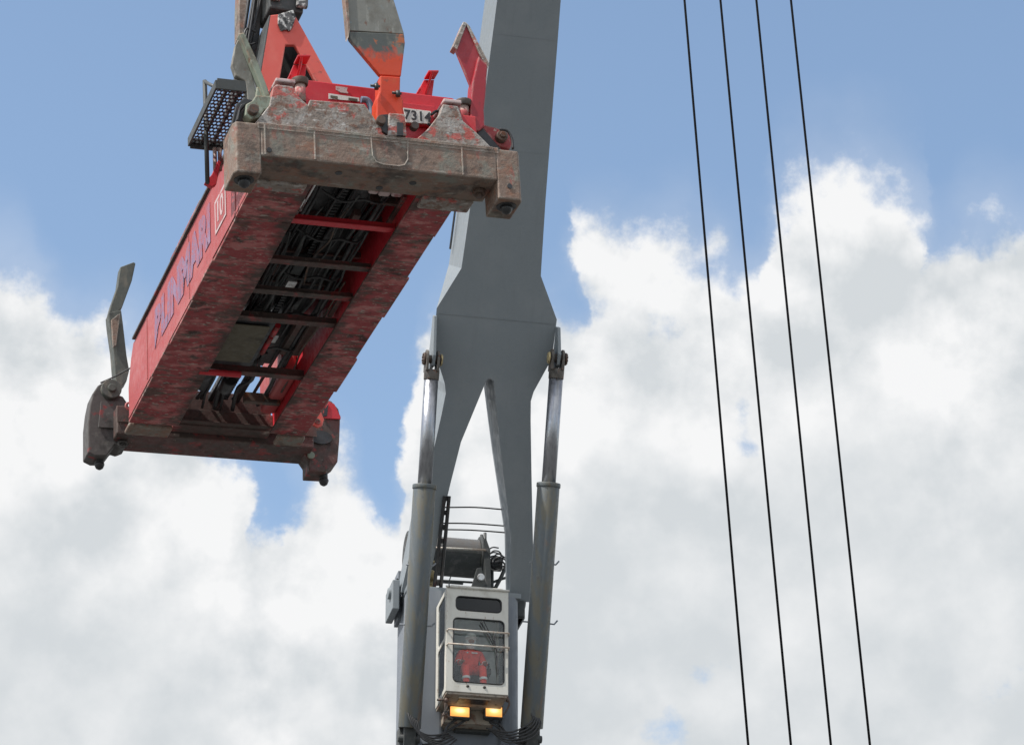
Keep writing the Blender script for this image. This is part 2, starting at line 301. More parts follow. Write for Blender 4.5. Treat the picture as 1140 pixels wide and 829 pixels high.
def V(x, y, z): return Vector((x, y, z))

# ================================================================== SPREADER
sp = empty('container_spreader', S_LOC+V(0, 0, EYE), S_ROT)
tag(sp, 'long scuffed red container spreader hanging at upper left, seen from underneath', 'container spreader')

# --- longitudinal girders (box sections)
def girder(x0, x1, outer_mat, bottom_mat):
    g = MB()
    top = .93
    # web profile in y-z, slanted at the far end
    prof = [(-2.66, .21), (2.40, .21), (2.42, .55), (2.30, .80), (2.18, top), (-2.66, top)]
    g.slab([(x0, y, z) for y, z in prof], (x1-x0, 0, 0))
    o = g.build('main_girder', outer_mat, sp, .012)
    b = MB()
    # bottom flange in lengths, with the small steps of its outer edge
    sgn = 1 if x0 > 0 else -1
    ys = [-2.64, -1.92, -1.10, -.30, .62, 1.35, 2.40]
    for i in range(len(ys)-1):
        e = (.012, .0, .026, .006, .03, .004)[i]
        if sgn > 0: b.box((x0-.03, ys[i]+.002, .185-.004*(i % 2)), (x1+e, ys[i+1]-.002, .208))
        else: b.box((x0-e*.5, ys[i]+.002, .185-.004*(i % 2)), (x1+.03, ys[i+1]-.002, .208))
    f = b.build('bottom_flange', bottom_mat, o, .004)
    return o
gl = girder(-.93, -.48, 'red_side', 'red_dirty')
gr_ = girder(.49, .815, 'red', 'red_dirty')
# dark top edge strip, welds and patches on the left web
m = MB(); m.box((-.955, -2.4, .93), (-.44, 2.12, .955)); m.build('top_flange', 'far_left', gl, .004)
m = MB(); m.box((.47, -2.4, .93), (.84, 2.12, .955)); m.build('top_flange', 'far_left', gr_, .004)
m = MB()
for y in (-1.92, -.2, 1.55): m.box((-.936, y, .26), (-.930, y+.02, .90))
m.box((-.937, -2.60, .215), (-.930, 2.38, .245)); m.build('weld_seam', 'red_side', gl, .002, split=True)
# lettering on the left web: reads from the far end to the near end
mw = Matrix.Translation(V(-.9345, .10, .59)) @ Matrix(((0, 0, -1), (-1, 0, 0), (0, 1, 0))).to_4x4()
text('BLINMARI', .48, 'blue_letter', gl, mw, 'lettering', .034, 1.05, 1.02)
m = MB(); y0, y1, z0, z1 = -1.60, -1.20, .38, .70
m.box((-.936, y0, z0), (-.933, y1, z1)); fr = m.build('number_panel', 'faded_white', gl)
m = MB(); m.box((-.9375, y0+.035, z0+.03), (-.9365, y1-.035, z1-.03)); m.build('panel_field', 'red_side', fr)
text('10', .27, 'faded_white', fr, Matrix.Translation(V(-.9395, (y0+y1)/2, (z0+z1)/2)) @ Matrix(((0, 0, -1), (-1, 0, 0), (0, 1, 0))).to_4x4(), 'numeral', .006)
# --- end beams
def end_beam(near):
    s = -1 if near else 1
    yo = 3.06*s; yi = 2.64*s
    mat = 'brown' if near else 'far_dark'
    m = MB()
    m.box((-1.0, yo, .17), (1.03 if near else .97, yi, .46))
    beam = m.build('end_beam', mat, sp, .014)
    m = MB()
    if near:
        m.box((-1.02, yo-.004, .42), (1.05, yo+.10, .475)); m.box((-.60, yo-.010, .445), (1.0, yo-.004, .475))
    else: m.box((-1.0, yi-.012, .29), (1.0, yi-.002, .46))
    m.build('edge_strip', mat, beam, .006)
    for i, (xa, xb) in enumerate(((-1.225, -.998), (1.028, 1.245))):
        m = MB(); yb = 2.70*s if near else 2.80
        left = i == 0; xo = xa if left else xb; xi = xb if left else xa
        c = .022*(1 if left else -1)
        # plan outline with the outer corner cut off
        plan = [(xo, yb), (xo, yo-.05*s*1), (xo+c, yo), (xi, yo), (xi, yb)]
        if near:
            m.loft([(x, y, .0) for x, y in plan], [(x, y, .465) for x, y in plan])
        else:
            xo2 = xo + (-.07 if not left else -.0)
            prof = [(p_.x, p_.z) for p_ in [S(px, py, 1, 2.80) for px, py in ((98, 503), (106, 507), (119, 507), (128, 495), (134, 497), (142, 494), (143, 450), (137, 441), (128, 438), (124, 424), (118, 423), (109, 429), (103, 438), (100, 452), (98, 470))]]
            if not left: prof = [(p_.x, p_.z) for p_ in [S(px, py, 1, 2.80) for px, py in ((344, 512), (344, 524), (363, 525), (370, 518), (376, 514), (378, 490), (379, 464), (377, 455), (369, 446), (362, 444), (354, 455), (345, 478), (338, 495), (339, 505))]]
            m.slab([(x, yb, z) for x, z in prof], (0, yo-yb, 0))
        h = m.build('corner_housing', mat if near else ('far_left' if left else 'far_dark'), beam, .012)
        xc = (xa+xb)/2; yc = 2.925*s
        # twistlock: bore collar, shank and cone
        m = MB()
        if near:
            m.tube([(xc, yc, .002), (xc, yc, -.010)], [.085, .080], 20)
            m.tube([(xc, yc, -.008), (xc, yc, -.030), (xc, yc, -.055), (xc, yc, -.07)], [.052, .052, .038, .015], 16)
        else:
            m.tube([(xc, yc, .03), (xc, yc, -.045)], [.042, .042], 16)
            m.tube([(xc, yc, -.035), (xc, yc, -.05), (xc, yc, -.085), (xc, yc, -.10)], [.048, .05, .036, .014], 16)
        m.build('twistlock', 'black', beam)
    return beam
eb = end_beam(True); fb = end_beam(False)
# near beam: inspection pad, stiffeners, dark holes
m = MB(); arc = [(-.06, .46), (-.05, .27), (-.02, .215), (.04, .20), (.17, .20), (.22, .215), (.25, .27), (.26, .46)]
m.tube([(x, -3.062, z) for x, z in arc], .007, 6); m.build('weld_bead', 'brown', eb)
m = MB()
for x in (-.55, .72, -.97): m.box((x, -3.068, .18), (x+.014, -3.058, .455))
m.build('weld_seam', 'brown', eb, .003, split=True)
m = MB()
for (x, z) in ((-.93, .225), (1.13, .12)): m.tube([(x, -3.055, z), (x, -3.067, z)], .022, 12)
for (x, y) in ((-.3, -2.9), (.35, -2.86), (.1, -2.72)): m.tube([(x, y, .172), (x, y, .165)], .03, 12)
m.build('drain_hole', 'black', eb, split=True)
m = MB(); m.tube([(.93, -2.85, .13), (.93, -2.85, .175)], .055, 14); m.tube([(.93, -2.85, .13), (.93, -2.85, .10)], .03, 12); m.build('bolt', 'rustbrown', eb, .003)
# scraped lumps where the girders land on the beams
for (x0, x1, y0, y1) in ((-.97, -.50, -2.66, -2.50), (.50, .95, -2.66, -2.46), (-.93, -.50, 2.41, 2.62), (.54, .82, 2.41, 2.60)):
    m = MB(); m.box((x0, y0, .15), (x1, y1, .20)); m.build('landing_plate', 'brown_light' if y0 < 0 else 'brown', sp, .02, 3)
# gusset plates standing on the near beam
def outl(pts, y, t, mat, parent, bev=.008, name='gusset_plate'):
    m = MB(); m.slab([S(px, py, 1, y) for px, py in pts], (0, t, 0)); return m.build(name, mat, parent, bev)
outl([(284, 137), (300, 117), (304, 97), (308, 94), (326, 96), (332, 107), (343, 117), (345, 111), (406, 116), (416, 130), (430, 151)], -3.035, .10, 'brown_light', sp)
outl([(462, 156), (476, 144), (490, 126), (493, 116), (510, 118), (516, 135), (530, 147), (550, 167)], -3.035, .10, 'brown_light', sp)
m = MB(); a = S(325, 95, 1, -3.0); m.box((-.85, -3.04, .895), (-.68, -2.70, .93)); m.box((.60, -3.04, .875), (.76, -2.70, .91)); m.build('gusset_cap', 'pinkwhite', sp, .01, split=True)
m = MB(); m.box((-.9, -2.92, .47), (-.62, -2.62, .86)); m.box((.62, -2.92, .47), (.92, -2.62, .84)); m.build('gusset_web', 'red', sp, .01, split=True)
# ground shelf behind gussets
m = MB(); m.box((-1.0, -2.90, .46), (1.02, -2.62, .50)); m.build('beam_top_plate', 'brown', sp, .006)
# --- header box (bright red) with plates
hz = MB()
A = [S(318, 92, 1, -2.66), S(328, 87, 1, -2.66), S(504, 109, 1, -2.66), S(516, 118, 1, -2.66), S(520, 140, 1, -2.66), S(300, 118, 1, -2.66), S(298, 100, 1, -2.66)]
hz.slab(A, (0, .22, 0)); hb = hz.build('header_beam', 'red', sp, .012)
m = MB(); m.box((-.60, -2.44, .93), (.86, -1.6, 1.08)); m.build('header_top_box', 'red', hb, .01)
m = MB(); q = [S(449, 120, 1, -2.76), S(480, 124, 1, -2.76), S(478, 138, 1, -2.76), S(452, 136, 1, -2.76)]
m.slab(q, (0, .012, 0)); pl = m.build('number_plate', 'white_plate', sp, .002)
q0 = (q[0]+q[1]+q[2]+q[3])/4; xd = (q[1]-q[0]).normalized(); zd = V(0, 0, 1)
mt = Matrix((xd, zd, xd.cross(zd))).transposed().to_4x4()
text('7314', .125, 'ink', pl, Matrix.Translation(q0+V(.0, -.003, -.002)) @ mt, 'lettering', .003, .92, 1.05)
m = MB(); m.box((.30, -2.742, 1.0), (.62, -2.60, .80)); m.box((.34, -2.70, .47), (.60, -2.64, .80)); m.build('plate_bracket', 'red', sp, .006)
# little data sticker panels
m = MB(); q = [S(366, 104, 1, -2.672), S(400, 109, 1, -2.672), S(400, 113, 1, -2.672), S(366, 110, 1, -2.672)]; m.slab(q, (0, .008, 0)); st = m.build('data_plate', 'white_plate', hb)
m = MB()
for a, b_ in ((368, 376), (388, 398)): 
    q = [S(a, 106+(a-366)*.13, 1, -2.678), S(b_, 106+(b_-366)*.13, 1, -2.678), S(b_, 109+(b_-366)*.13, 1, -2.678), S(a, 108.5+(a-366)*.13, 1, -2.678)]; m.slab(q, (0, .003, 0))
m.build('data_field', 'khaki', st, split=True)
m = MB(); q = [S(374, 96, 1, -2.672), S(387, 97.5, 1, -2.672), S(386, 101, 1, -2.672), S(388, 104, 1, -2.672), S(379, 103, 1, -2.672), S(374, 100, 1, -2.672)]; m.slab(q, (0, .006, 0)); m.build('torn_sticker', 'pinkwhite', hb)
# rubber-capped buffers beside the gussets
for (px, py) in ((334, 93), (516, 117)):
    p = S(px, py, 1, -2.86); m = MB(); m.tube([p+V(0, 0, -.02), p+V(0, 0, .035)], [.065, .075], 16); m.build('buffer_cap', 'rustbrown', sp, .006)
    m = MB(); m.tube([p+V(0, 0, -.18), p+V(0, 0, -.02)], .045, 14); m.build('buffer_post', 'red_dirty', sp)
# small upright brackets behind the header
def bracket(px0, px1, pyb, pyt, lean):
    y = -1.9; b0 = S(px0, pyb, 1, y); b1 = S(px1, pyb, 1, y); t0 = S(px0+lean, pyt, 1, y); t1 = S(px1+lean*.25, pyt, 1, y)
    m = MB(); m.slab([b0, b1, t1, t0], (0, .035, 0)); m.box((b0.x, y-.14, b0.z), (b0.x+.02, y, b0.z+.02))
    mid = (b0+b1)/2; tm = (t0+t1)/2
    m.slab([mid, tm, t0+V(.02, -.16, .0)], (.02, 0, 0)); m.slab([t0, t1, t1+V(0, -.14, 0), t0+V(0, -.14, 0)], (0, 0, .02))
    m.build('upright_bracket', 'red', sp, .005)
bracket(318, 339, 93, 72, 9); bracket(462, 481, 108, 89, 10)
# --- A-frame over the middle
def aframe(y, mat):
    m = MB()
    c = S(313, 60, 1, y).x
    tz = 3.46 if y < 0 else 3.35
    # outline px measured at y=-0.3
    L = [S(px, py, 1, -.3) for px, py in ((300, 17), (327, 14))]
    cx = (L[0].x+L[1].x)/2
    def sl(px, py): return S(px, py, 1, -.3)
    foot = .95
    def ext(p, q, z):
        t = (z-p.z)/(q.z-p.z); return p+(q-p)*t
    a0, a1 = sl(300, 17), sl(327, 14)
    lo_o, ro_o = ext(a0, sl(287, 95), foot), ext(a1, sl(372, 95), foot)
    i0, i1 = sl(318, 50), sl(328, 50)
    lo_i, ro_i = ext(i0, sl(311, 92), foot), ext(i1, sl(352, 92), foot)
    pts = [a0, a1, ro_o, ro_i, i1, i0, lo_i, lo_o]
    d = y+.3
    m.slab([p+V(0, d, 0) for p in pts], (0, .05, 0))
    return m.build('hanger_frame', mat, sp, .01), pts
af, pts = aframe(-.3, 'salmon'); af2, _ = aframe(.38, 'black')  # rear frame coloured black to stand in for the shaded interior
m = MB(); a, b_ = pts[0], pts[7]
m.slab([a+V(-.002, .0, 0), b_+V(-.002, .0, 0), b_+V(-.002, .75, 0), a+V(-.002, .75, 0)], (.02, 0, 0))
m.slab([pts[1]+V(-.02, .1, 0), pts[2]+V(-.02, .1, 0), pts[2]+V(-.02, .68, 0), pts[1]+V(-.02, .68, 0)], (.02, 0, 0)); m.build('hanger_side_plate', 'drum_dark', sp, .006)
m = MB(); m.box((-.9, -.5, .96), (-.5, .7, 1.10)); m.box((-.24, -.5, .96), (.88, .7, 1.10)); m.build('headblock_base', 'red_dirty', sp, .01, split=True)
gp = S(318, 28, 1, -.33)
m = MB(); o = [S(px, py, 1, -.304) for px, py in ((309, 17), (326, 12), (329, 20), (325, 32), (322, 36), (318, 34), (312, 36), (309, 28))]
m.slab(o, (0, -.02, 0)); m.build('grease_patch', 'grease', af, .008)
# --- near left guide arm
ga = MB(); y = -2.86
ga.slab([S(px, py, 1, y) for px, py in ((258, 72), (262, 50), (268, 38), (272, 60), (281, 84), (286, 108), (283, 114), (276, 112), (273, 90), (262, 84))], (0, .06, 0))
flL = ga.build('corner_guide_arm', 'guide_grey', sp, .008)
m = MB(); m.slab([S(px, py, 1, y-.03) for px, py in ((267, -16), (274, -16), (275, 2), (271, 38), (266, 40), (266, 8))], (.0, .16, 0)); m.build('guide_tip', 'brown', flL, .006)
m = MB(); m.slab([S(px, py, 1, y-.07) for px, py in ((266, 37), (272, 36), (287, 68), (302, 108), (296, 112), (290, 95))], (0, .10, 0)); m.slab([S(px, py, 1, y-.02) for px, py in ((286, 96), (302, 106), (303, 122), (291, 130), (277, 131), (275, 118), (284, 113))], (0, .12, 0)); m.build('guide_rib', 'green_grey', flL, .01)
m = MB(); m.slab([S(px, py, 1, -3.02) for px, py in ((285, 106), (301, 107), (303, 117), (302, 121), (294, 122), (289, 131), (279, 133), (273, 128), (274, 116), (281, 112))], (0, .10, 0)); m.build('guide_knuckle', 'green_grey', flL, .01)
m = MB(); p = S(281, 124, 1, -3.02); m.tube([p+V(0, -.05, 0), p+V(0, .15, 0)], .045, 18); m.build('pivot_pin', 'rustbrown', flL, .006)
m = MB(); m.slab([S(px, py, 1, -2.90) for px, py in ((257, 140), (263, 116), (272, 109), (300, 116), (296, 124), (284, 137))], (0, .04, 0)); m.slab([S(px, py, 1, -3.0) for px, py in ((263, 134), (268, 116), (276, 113), (268, 122), (266, 134))], (0, .08, 0))
m.build('pivot_housing', 'black', sp, .008)
# --- near right guide arm (red)
y = -2.86
m = MB()
m.slab([S(px, py, 1, y) for px, py in ((518, 27), (506, 53), (524, 97), (530, 88), (536, 62))], (0, .03, 0))
flR = m.build('corner_guide_arm', 'crimson', sp, .006)
m = MB(); m.slab([S(px, py, 1, y-.02) for px, py in ((516, 24), (520, 26), (509, 55), (504, 52))], (0, .10, 0)); m.slab([S(px, py, 1, y-.02) for px, py in ((518, 24), (523, 29), (545, 71), (543, 76), (535, 62))], (0, .12, 0)); m.build('guide_lip', 'brown_light', flR, .005)
m = MB(); m.slab([S(px, py, 1, y-.05) for px, py in ((526, 92), (533, 62), (543, 73), (541, 104), (539, 122), (540, 140), (533, 146), (523, 143), (524, 120))], (0, .14, 0)); m.build('guide_rib', 'crimson', flR, .012)
m = MB(); m.slab([S(px, py, 1, y+.02) for px, py in ((533, 138), (541, 139), (552, 142), (566, 148), (571, 157), (568, 166), (556, 162), (548, 160), (540, 146))], (0, .12, 0)); m.build('pivot_arm', 'red_dirty', flR, .012)
m = MB(); p = S(558, 153, 1, y-.0); m.tube([p+V(0, -.04, 0), p+V(0, .12, 0)], .05, 18); m.tube([p+V(0, -.06, 0), p+V(0, -.03, 0)], .03, 6); m.build('pivot_pin', 'rustbrown', flR, .005)
m = MB(); c0 = smooth_curve([S(px, py, 1, y-.09) for px, py in ((556, 144), (565, 146), (570, 155), (571, 166))], 6)
m.tube(c0, .012, 8); m.build('hose', 'rubber', flR)
m = MB(); m.slab([S(px, py, 1, -2.88) for px, py in ((520, 130), (534, 138), (560, 168), (540, 166), (524, 152))], (0, .04, 0)); m.build('pivot_housing', 'black', sp, .008)
# --- centre guide arm (grey blade over an orange box)
y = -3.02
m = MB(); m.slab([S(px, py, 1, y) for px, py in ((377, -50), (422, -50), (440, 5), (450, 38), (388, 34), (384, 0))], (0, .035, 0)); fm = m.build('centre_guide_arm', 'guide_grey', sp, .006)
m = MB(); m.slab([S(px, py, 1, y-.02) for px, py in ((379, -50), (385, -50), (390, 34), (388, 42), (384, 0))], (0, .09, 0)); m.build('guide_edge', 'brown', fm, .005)
m = MB(); m.slab([S(px, py, 1, y-.005) for px, py in ((388, 35), (450, 38), (451, 48), (446.5, 85), (423, 83.5), (389, 43))], (0, .05, 0)); m.build('tapered_lower_blade', 'dark_to_orange', fm, .008)
m = MB(); m.slab([S(px, py, 1, y-.02) for px, py in ((423, 84), (446, 85.5), (445.5, 103), (449, 112), (449, 132), (440, 138), (419, 136), (419.5, 110), (423, 101))], (0, .16, 0)); m.build('orange_shaft', 'orange', fm, .012)
m = MB(); m.slab([S(px, py, 1, y-.06) for px, py in ((433, 125.5), (451, 127), (453, 151), (432, 151))], (0, .16, 0)); cl = m.build('clevis', 'brown_light', fm, .01)
m = MB(); m.slab([S(px, py, 1, y-.066) for px, py in ((442, 136), (449, 136.5), (449, 151), (442, 151))], (0, .02, 0)); m.slab([S(px, py, 1, y-.04) for px, py in ((422, 128), (432, 127), (432, 150), (426, 146))], (0, .12, 0)); m.build('dark_slot', 'black', fm, .003, split=True)
for (px, py) in ((419, 96), (443, 104)):
    p = S(px, py, 1, y-.05); m = MB(); m.tube([p+V(-.05, 0, 0), p+V(.03, 0, 0)], .012, 8); m.tube([p+V(.0, 0, -.03), p+V(.0, 0, .02)], .02, 8); m.build('grease_nipple', 'rubber', fm)
m = MB(); p = S(423, 136, 1, y-.04); m.tube([p, p+V(0, -.05, 0)], .04, 14); p = S(460, 143, 1, y+.05); m.tube([p, p+V(0, -.06, 0)], .035, 14); m.build('pivot_pin', 'rustbrown', fm, .004, split=True)
m = MB(); c0 = smooth_curve([S(px, py, 1, -2.80) for px, py in ((402, 111), (409, 112), (413, 120), (414, 130))], 6); m.tube(c0, .028, 10); m.build('hydraulic_hose', 'blue_hose', sp)
for k, c0 in enumerate((((480, 128), (486, 124), (492, 128), (486, 140), (478, 142)), ((476, 138), (484, 140), (489, 133), (495, 130)), ((512, 128), (518, 126), (521, 133), (519, 141)))):
    m = MB(); m.tube(smooth_curve([S(px, py, 1, -2.86) for px, py in c0], 6), .013, 8); m.build('hydraulic_hose', 'rubber', sp)
# --- far left guide arm, with a bend
y = 2.88
m = MB(); m.slab([S(px, py, 1, y) for px, py in ((134, 297), (149, 291.5), (151, 293), (147, 312), (136, 342), (130, 348), (121, 349), (124, 338), (131, 318))], (0, .12, 0)); ff = m.build('corner_guide_arm', 'guide_olive', sp, .008)
m = MB(); m.slab([S(px, py, 1, y-.01) for px, py in ((121, 348), (129, 346), (135, 345), (137, 360), (141, 395), (144, 412), (141, 424), (133, 432), (129, 425), (126, 388), (122, 360))], (0, .16, 0)); m.build('lower_arm', 'guide_olive', ff, .008)
m = MB(); m.slab([S(px, py, 1, y-.05) for px, py in ((131, 350), (134, 349), (129.5, 384), (126, 386), (124, 356))], (0, .03, 0)); m.build('arm_rib', 'brown', ff, .004)
m = MB(); p = S(124, 433, 1, y-.12); m.tube([p+V(0, -.02, 0), p+V(0, .12, 0)], .10, 20); m.tube([p+V(0, -.05, 0), p+V(0, 0, 0)], .04, 14); m.build('pivot_boss', 'guide_olive', ff, .006)
m = MB(); m.tube([S(112, 426, 1, y-.12), S(128, 419, 1, y-.12), S(148, 408, 1, y-.3)], .008, 6); m.build('cable', 'rubber', ff)
m = MB(); m.slab([S(px, py, 1, 2.795) for px, py in ((112, 447), (138, 447), (138, 478), (109, 476))], (0, -.015, 0)); m.build('inner_panel', 'far_left', fb, .005)
# far right: oval opening, pink eye plate
m = MB(); c0 = S(357, 487, 1, 2.795)
m.slab([c0+V(.115*math.cos(t), 0, .072*math.sin(t)) for t in [k*math.pi/14 for k in range(28)]], (0, -.012, 0)); m.build('oval_opening', 'black', fb)
m = MB(); m.slab([S(px, py, 1, 2.46) for px, py in ((356, 458), (360, 468), (358, 475), (353, 477), (347.5, 474), (350, 466))], (0, -.03, 0)); ey = m.build('eye_plate', 'salmon', sp, .006)
m = MB(); p = S(353.5, 469, 1, 2.43); m.tube([p+V(0, .0, 0), p+V(0, -.012, 0)], .028, 12); m.build('eye_hole', 'red_dirty', ey)
m = MB(); m.slab([S(px, py, 1, 2.795) for px, py in ((359, 466), (379, 467), (379, 464), (372, 450), (366, 447), (360, 458))], (0, -.012, 0)); m.build('cheek_plate', 'red', fb, .004)
m = MB(); m.slab([S(px, py, 1, 2.785) for px, py in ((359, 464), (364, 463), (365, 450), (361, 456))], (0, -.012, 0)); m.build('cheek_shadow_gap', 'black', fb)
m = MB(); p = S(346, 507, 1, 2.795); m.tube([p, p+V(0, -.02, 0)], .038, 14); m.build('bolt', 'green_grey', fb, .004)
m = MB(); c0 = [S(137, 494, 1, 2.78)+V(.045*math.cos(t), 0, .03*math.sin(t)) for t in [k*math.pi/8 for k in range(17)]]; m.tube(c0, .012, 8, False); m.build('lifting_eye', 'far_left', fb)
m = MB(); c0 = [S(144, 452, 1, 2.5)+V(.035*math.cos(t), 0, .035*math.sin(t)) for t in [k*math.pi/8 for k in range(17)]]; m.tube(c0, .012, 8, False); m.build('lifting_eye', 'red_side', gl)
# --- cross members
for y, mt_, h in ((-1.87, 'red', .05), (-1.10, 'far_dark', .045), (-.50, 'far_dark', .045), (.06, 'far_dark', .06), (1.22, 'far_dark', .07), (2.40, 'red_dirty', .12)):
    m = MB(); m.box((-.48, y-.02, .25), (.49, y+.02, .25+h)); m.box((-.48, y-.042, .235), (.49, y+.042, .249)); m.build('cross_member', mt_, sp, .005)
m = MB(); m.box((-.48, -2.64, .46), (.49, -2.60, .9)); m.build('front_bulkhead', 'red_dirty', sp)
m = MB(); m.box((-.48, 2.44, .22), (.49, 2.62, .60)); m.build('rear_bulkhead', 'red_dirty', sp, .01)
# inner telescoping beams, running lengthways
for (x0, x1, z0, z1) in ((-.22, -.04, .55, .85), (.10, .26, .52, .84)):
    m = MB(); m.box((x0, -2.58, z0), (x1, 1.55, z1))
    m.box((x0-.02, -2.5, z0-.012), (x0+.015, 2.4, z0)); m.box((x1-.015, -2.5, z0-.012), (x1+.02, 2.4, z0)); m.build('telescopic_beam', 'black', sp, .006)
m = MB()
for k in range(90):
    yy = -2.5+k*.054; m.box((-.02, yy, .475), (.03, yy+.032, .50))
m.build('drive_chain', 'black', sp)
for x, z, r in ((-.30, .42, .020), (-.26, .42, .016), (.055, .44, .018), (.30, .40, .022), (.36, .44, .018)):
    m = MB(); m.tube([(x+.015*math.sin(k*.8), -2.5+k*.25, z+.012*math.sin(k*1.7)) for k in range(20)], r, 8); m.build('hydraulic_pipe', 'rubber', sp)
m = MB(); m.tube([(-.375, -2.58, .30), (-.375, -1.95, .30)], .012, 8); m.build('bright_rod', 'steel', sp)
m = MB(); m.tube([(-.40, -2.2, .28), (-.40, -1.92, .28)], .009, 8); m.build('bright_rod', 'steel', sp)
# dark deck above the machinery (gaps left where the sky shows)
m = MB()
m.box((-.48, -2.6, .90), (.49, -1.0, .93)); m.box((-.22, -1.0, .90), (.49, -.42, .93)); m.box((-.48, -.42, .90), (.49, .02, .93)); m.box((-.48, -1.0, .90), (-.22, -.42, .93)); m.box((-.24, .02, .90), (.49, 1.16, .93)); m.box((-.48, .48, .90), (-.24, 1.16, .93))
m.box((.36, 1.16, .90), (.49, 2.4, .93))
m.build('deck_plate', 'black', sp, .004)
m = MB(); m.box((-.505, .20, .235), (-.09, .98, .25)); m.build('cover_plate', 'khaki', sp, .012)
m = MB(); m.box((-.555, .10, .262), (-.05, 1.10, .28)); m.build('cover_frame', 'black', sp)
m = MB(); m.tube([(-.53, 1.165, .20), (-.13, 1.165, .20)], .032, 14); m.build('roller', 'red', sp, .003)
m = MB(); m.tube([(.02, .35, .34), (.02, .55, .34)], .03, 12); m.tube([(.02, .6, .34), (.02, .95, .34)], .026, 12); m.build('red_rod', 'red', sp, split=True)
m = MB(); m.box((.20, .30, .36), (.255, 1.0, .42)); m.box((.32, .30, .36), (.40, 1.0, .40)); m.build('guide_rail', 'red_dirty', sp, .004, split=True)
m = MB(); m.box((.13, -2.50, .34), (.215, -2.28, .46)); m.box((.222, -2.50, .34), (.325, -2.26, .46)); m.box((.333, -2.5, .34), (.43, -2.27, .46)); m.build('valve_box', 'pinkwhite', sp, .02, 3, split=True)
for k in range(6):
    a = V(.16+.05*k, -2.44, .45); m = MB(); m.tube(smooth_curve([a+V(0, .0, .05), a+V(.02, -.03, -.06), a+V(.06, .03, -.08), a+V(.10, .0, .0)], 5), .011, 8); m.build('hydraulic_hose', 'rubber', sp)
m = MB(); m.box((.22, -2.08, .38), (.49, -2.04, .46)); m.box((.455, -2.25, .36), (.49, -1.7, .40)); m.box((.26, -.42, .30), (.49, -.39, .34)); m.box((.40, -.42, .3), (.44, .02, .33)); m.build('inner_bracket', 'red_dirty', sp, .004, split=True)
# machinery at the far bay
m = MB(); m.tube([(-.33, 1.45, .45), (-.33, 1.95, .45)], .085, 16); m.box((-.42, 1.6, .56), (-.30, 2.0, .62)); m.tube([(-.12, 1.62, .36), (-.12, 1.84, .36)], .07, 14)
for x in (-.14, -.06, .12): m.box((x, 1.3, .5), (x+.05, 2.45, .56))
m.build('hydraulic_motor', 'black', sp, .008)
m = MB(); m.box((.10, 1.95, .30), (.46, 2.02, .40)); m.box((.02, 1.78, .74), (.2, 1.86, .86)); m.build('motor_bracket', 'rustbrown', sp, .01, split=True)
m = MB(); m.box((.34, 1.42, .34), (.488, 2.3, .80)); m.build('pink_gearbox', 'red_side', sp, .03, 3)
for k in (0, 3, 5, 6, 8):
    x = -.42+.06*k; m = MB(); m.tube(smooth_curve([V(x, 1.3, .44), V(x+.03*math.sin(k), 1.6, .40+.03*math.cos(k*2)), V(x-.02, 1.95, .43), V(x+.02, 2.35, .38)], 5), .013+.004*(k % 3), 8); m.build('hydraulic_hose', 'rubber', sp)
for k in range(12):
    x = -.40+.065*k; y0 = -2.4+.5*random.random(); m = MB(); m.tube(smooth_curve([V(x, y0, .62), V(x+.04, y0+.5, .55+.05*random.random()), V(x-.03, y0+1.1, .50+.06*random.random()), V(x+.03, y0+1.7, .58), V(x, y0+2.4, .55)], 6), .010+.005*(k % 3), 8); m.build('hydraulic_hose', 'rubber', sp)
rnd = random.Random(21)
for k in range(16):
    x = -.42+.054*k; y0 = rnd.uniform(-2.5, -.6); ln = rnd.uniform(1.0, 2.4); z0 = rnd.uniform(.30, .48); m = MB()
    m.tube(smooth_curve([V(x+rnd.uniform(-.03, .03), y0+ln*t/5, z0+rnd.uniform(-.03, .03)) for t in range(6)], 5), rnd.uniform(.008, .016), 8); m.build('hydraulic_pipe', rnd.choice(['rubber', 'black', 'rustbrown', 'drum_dark']), sp)
for k in range(9):
    x = rnd.uniform(-.42, .38); y0 = rnd.uniform(-2.3, 1.0); z0 = rnd.uniform(.33, .5); m = MB(); m.box((x, y0, z0), (x+rnd.uniform(.04, .1), y0+rnd.uniform(.08, .3), z0+.07)); m.build('valve_block', rnd.choice(['black', 'drum_dark', 'far_dark', 'steel']), sp, .008)
for y in (-1.5, -.8, -.2, .6):
    m = MB(); m.box((-.48, y-.012, .50), (.49, y+.012, .56)); m.build('inner_rib', 'far_dark', sp, .004)
for k in range(5):
    y0 = -2.2+.75*k; m = MB(); m.tube(smooth_curve([V(.42, y0, .5), V(.30, y0+.08, .36), V(.12, y0+.02, .34), V(-.05, y0+.12, .36), V(-.30, y0+.05, .45)], 6), .012, 8); m.build('hydraulic_hose', 'rubber', sp)
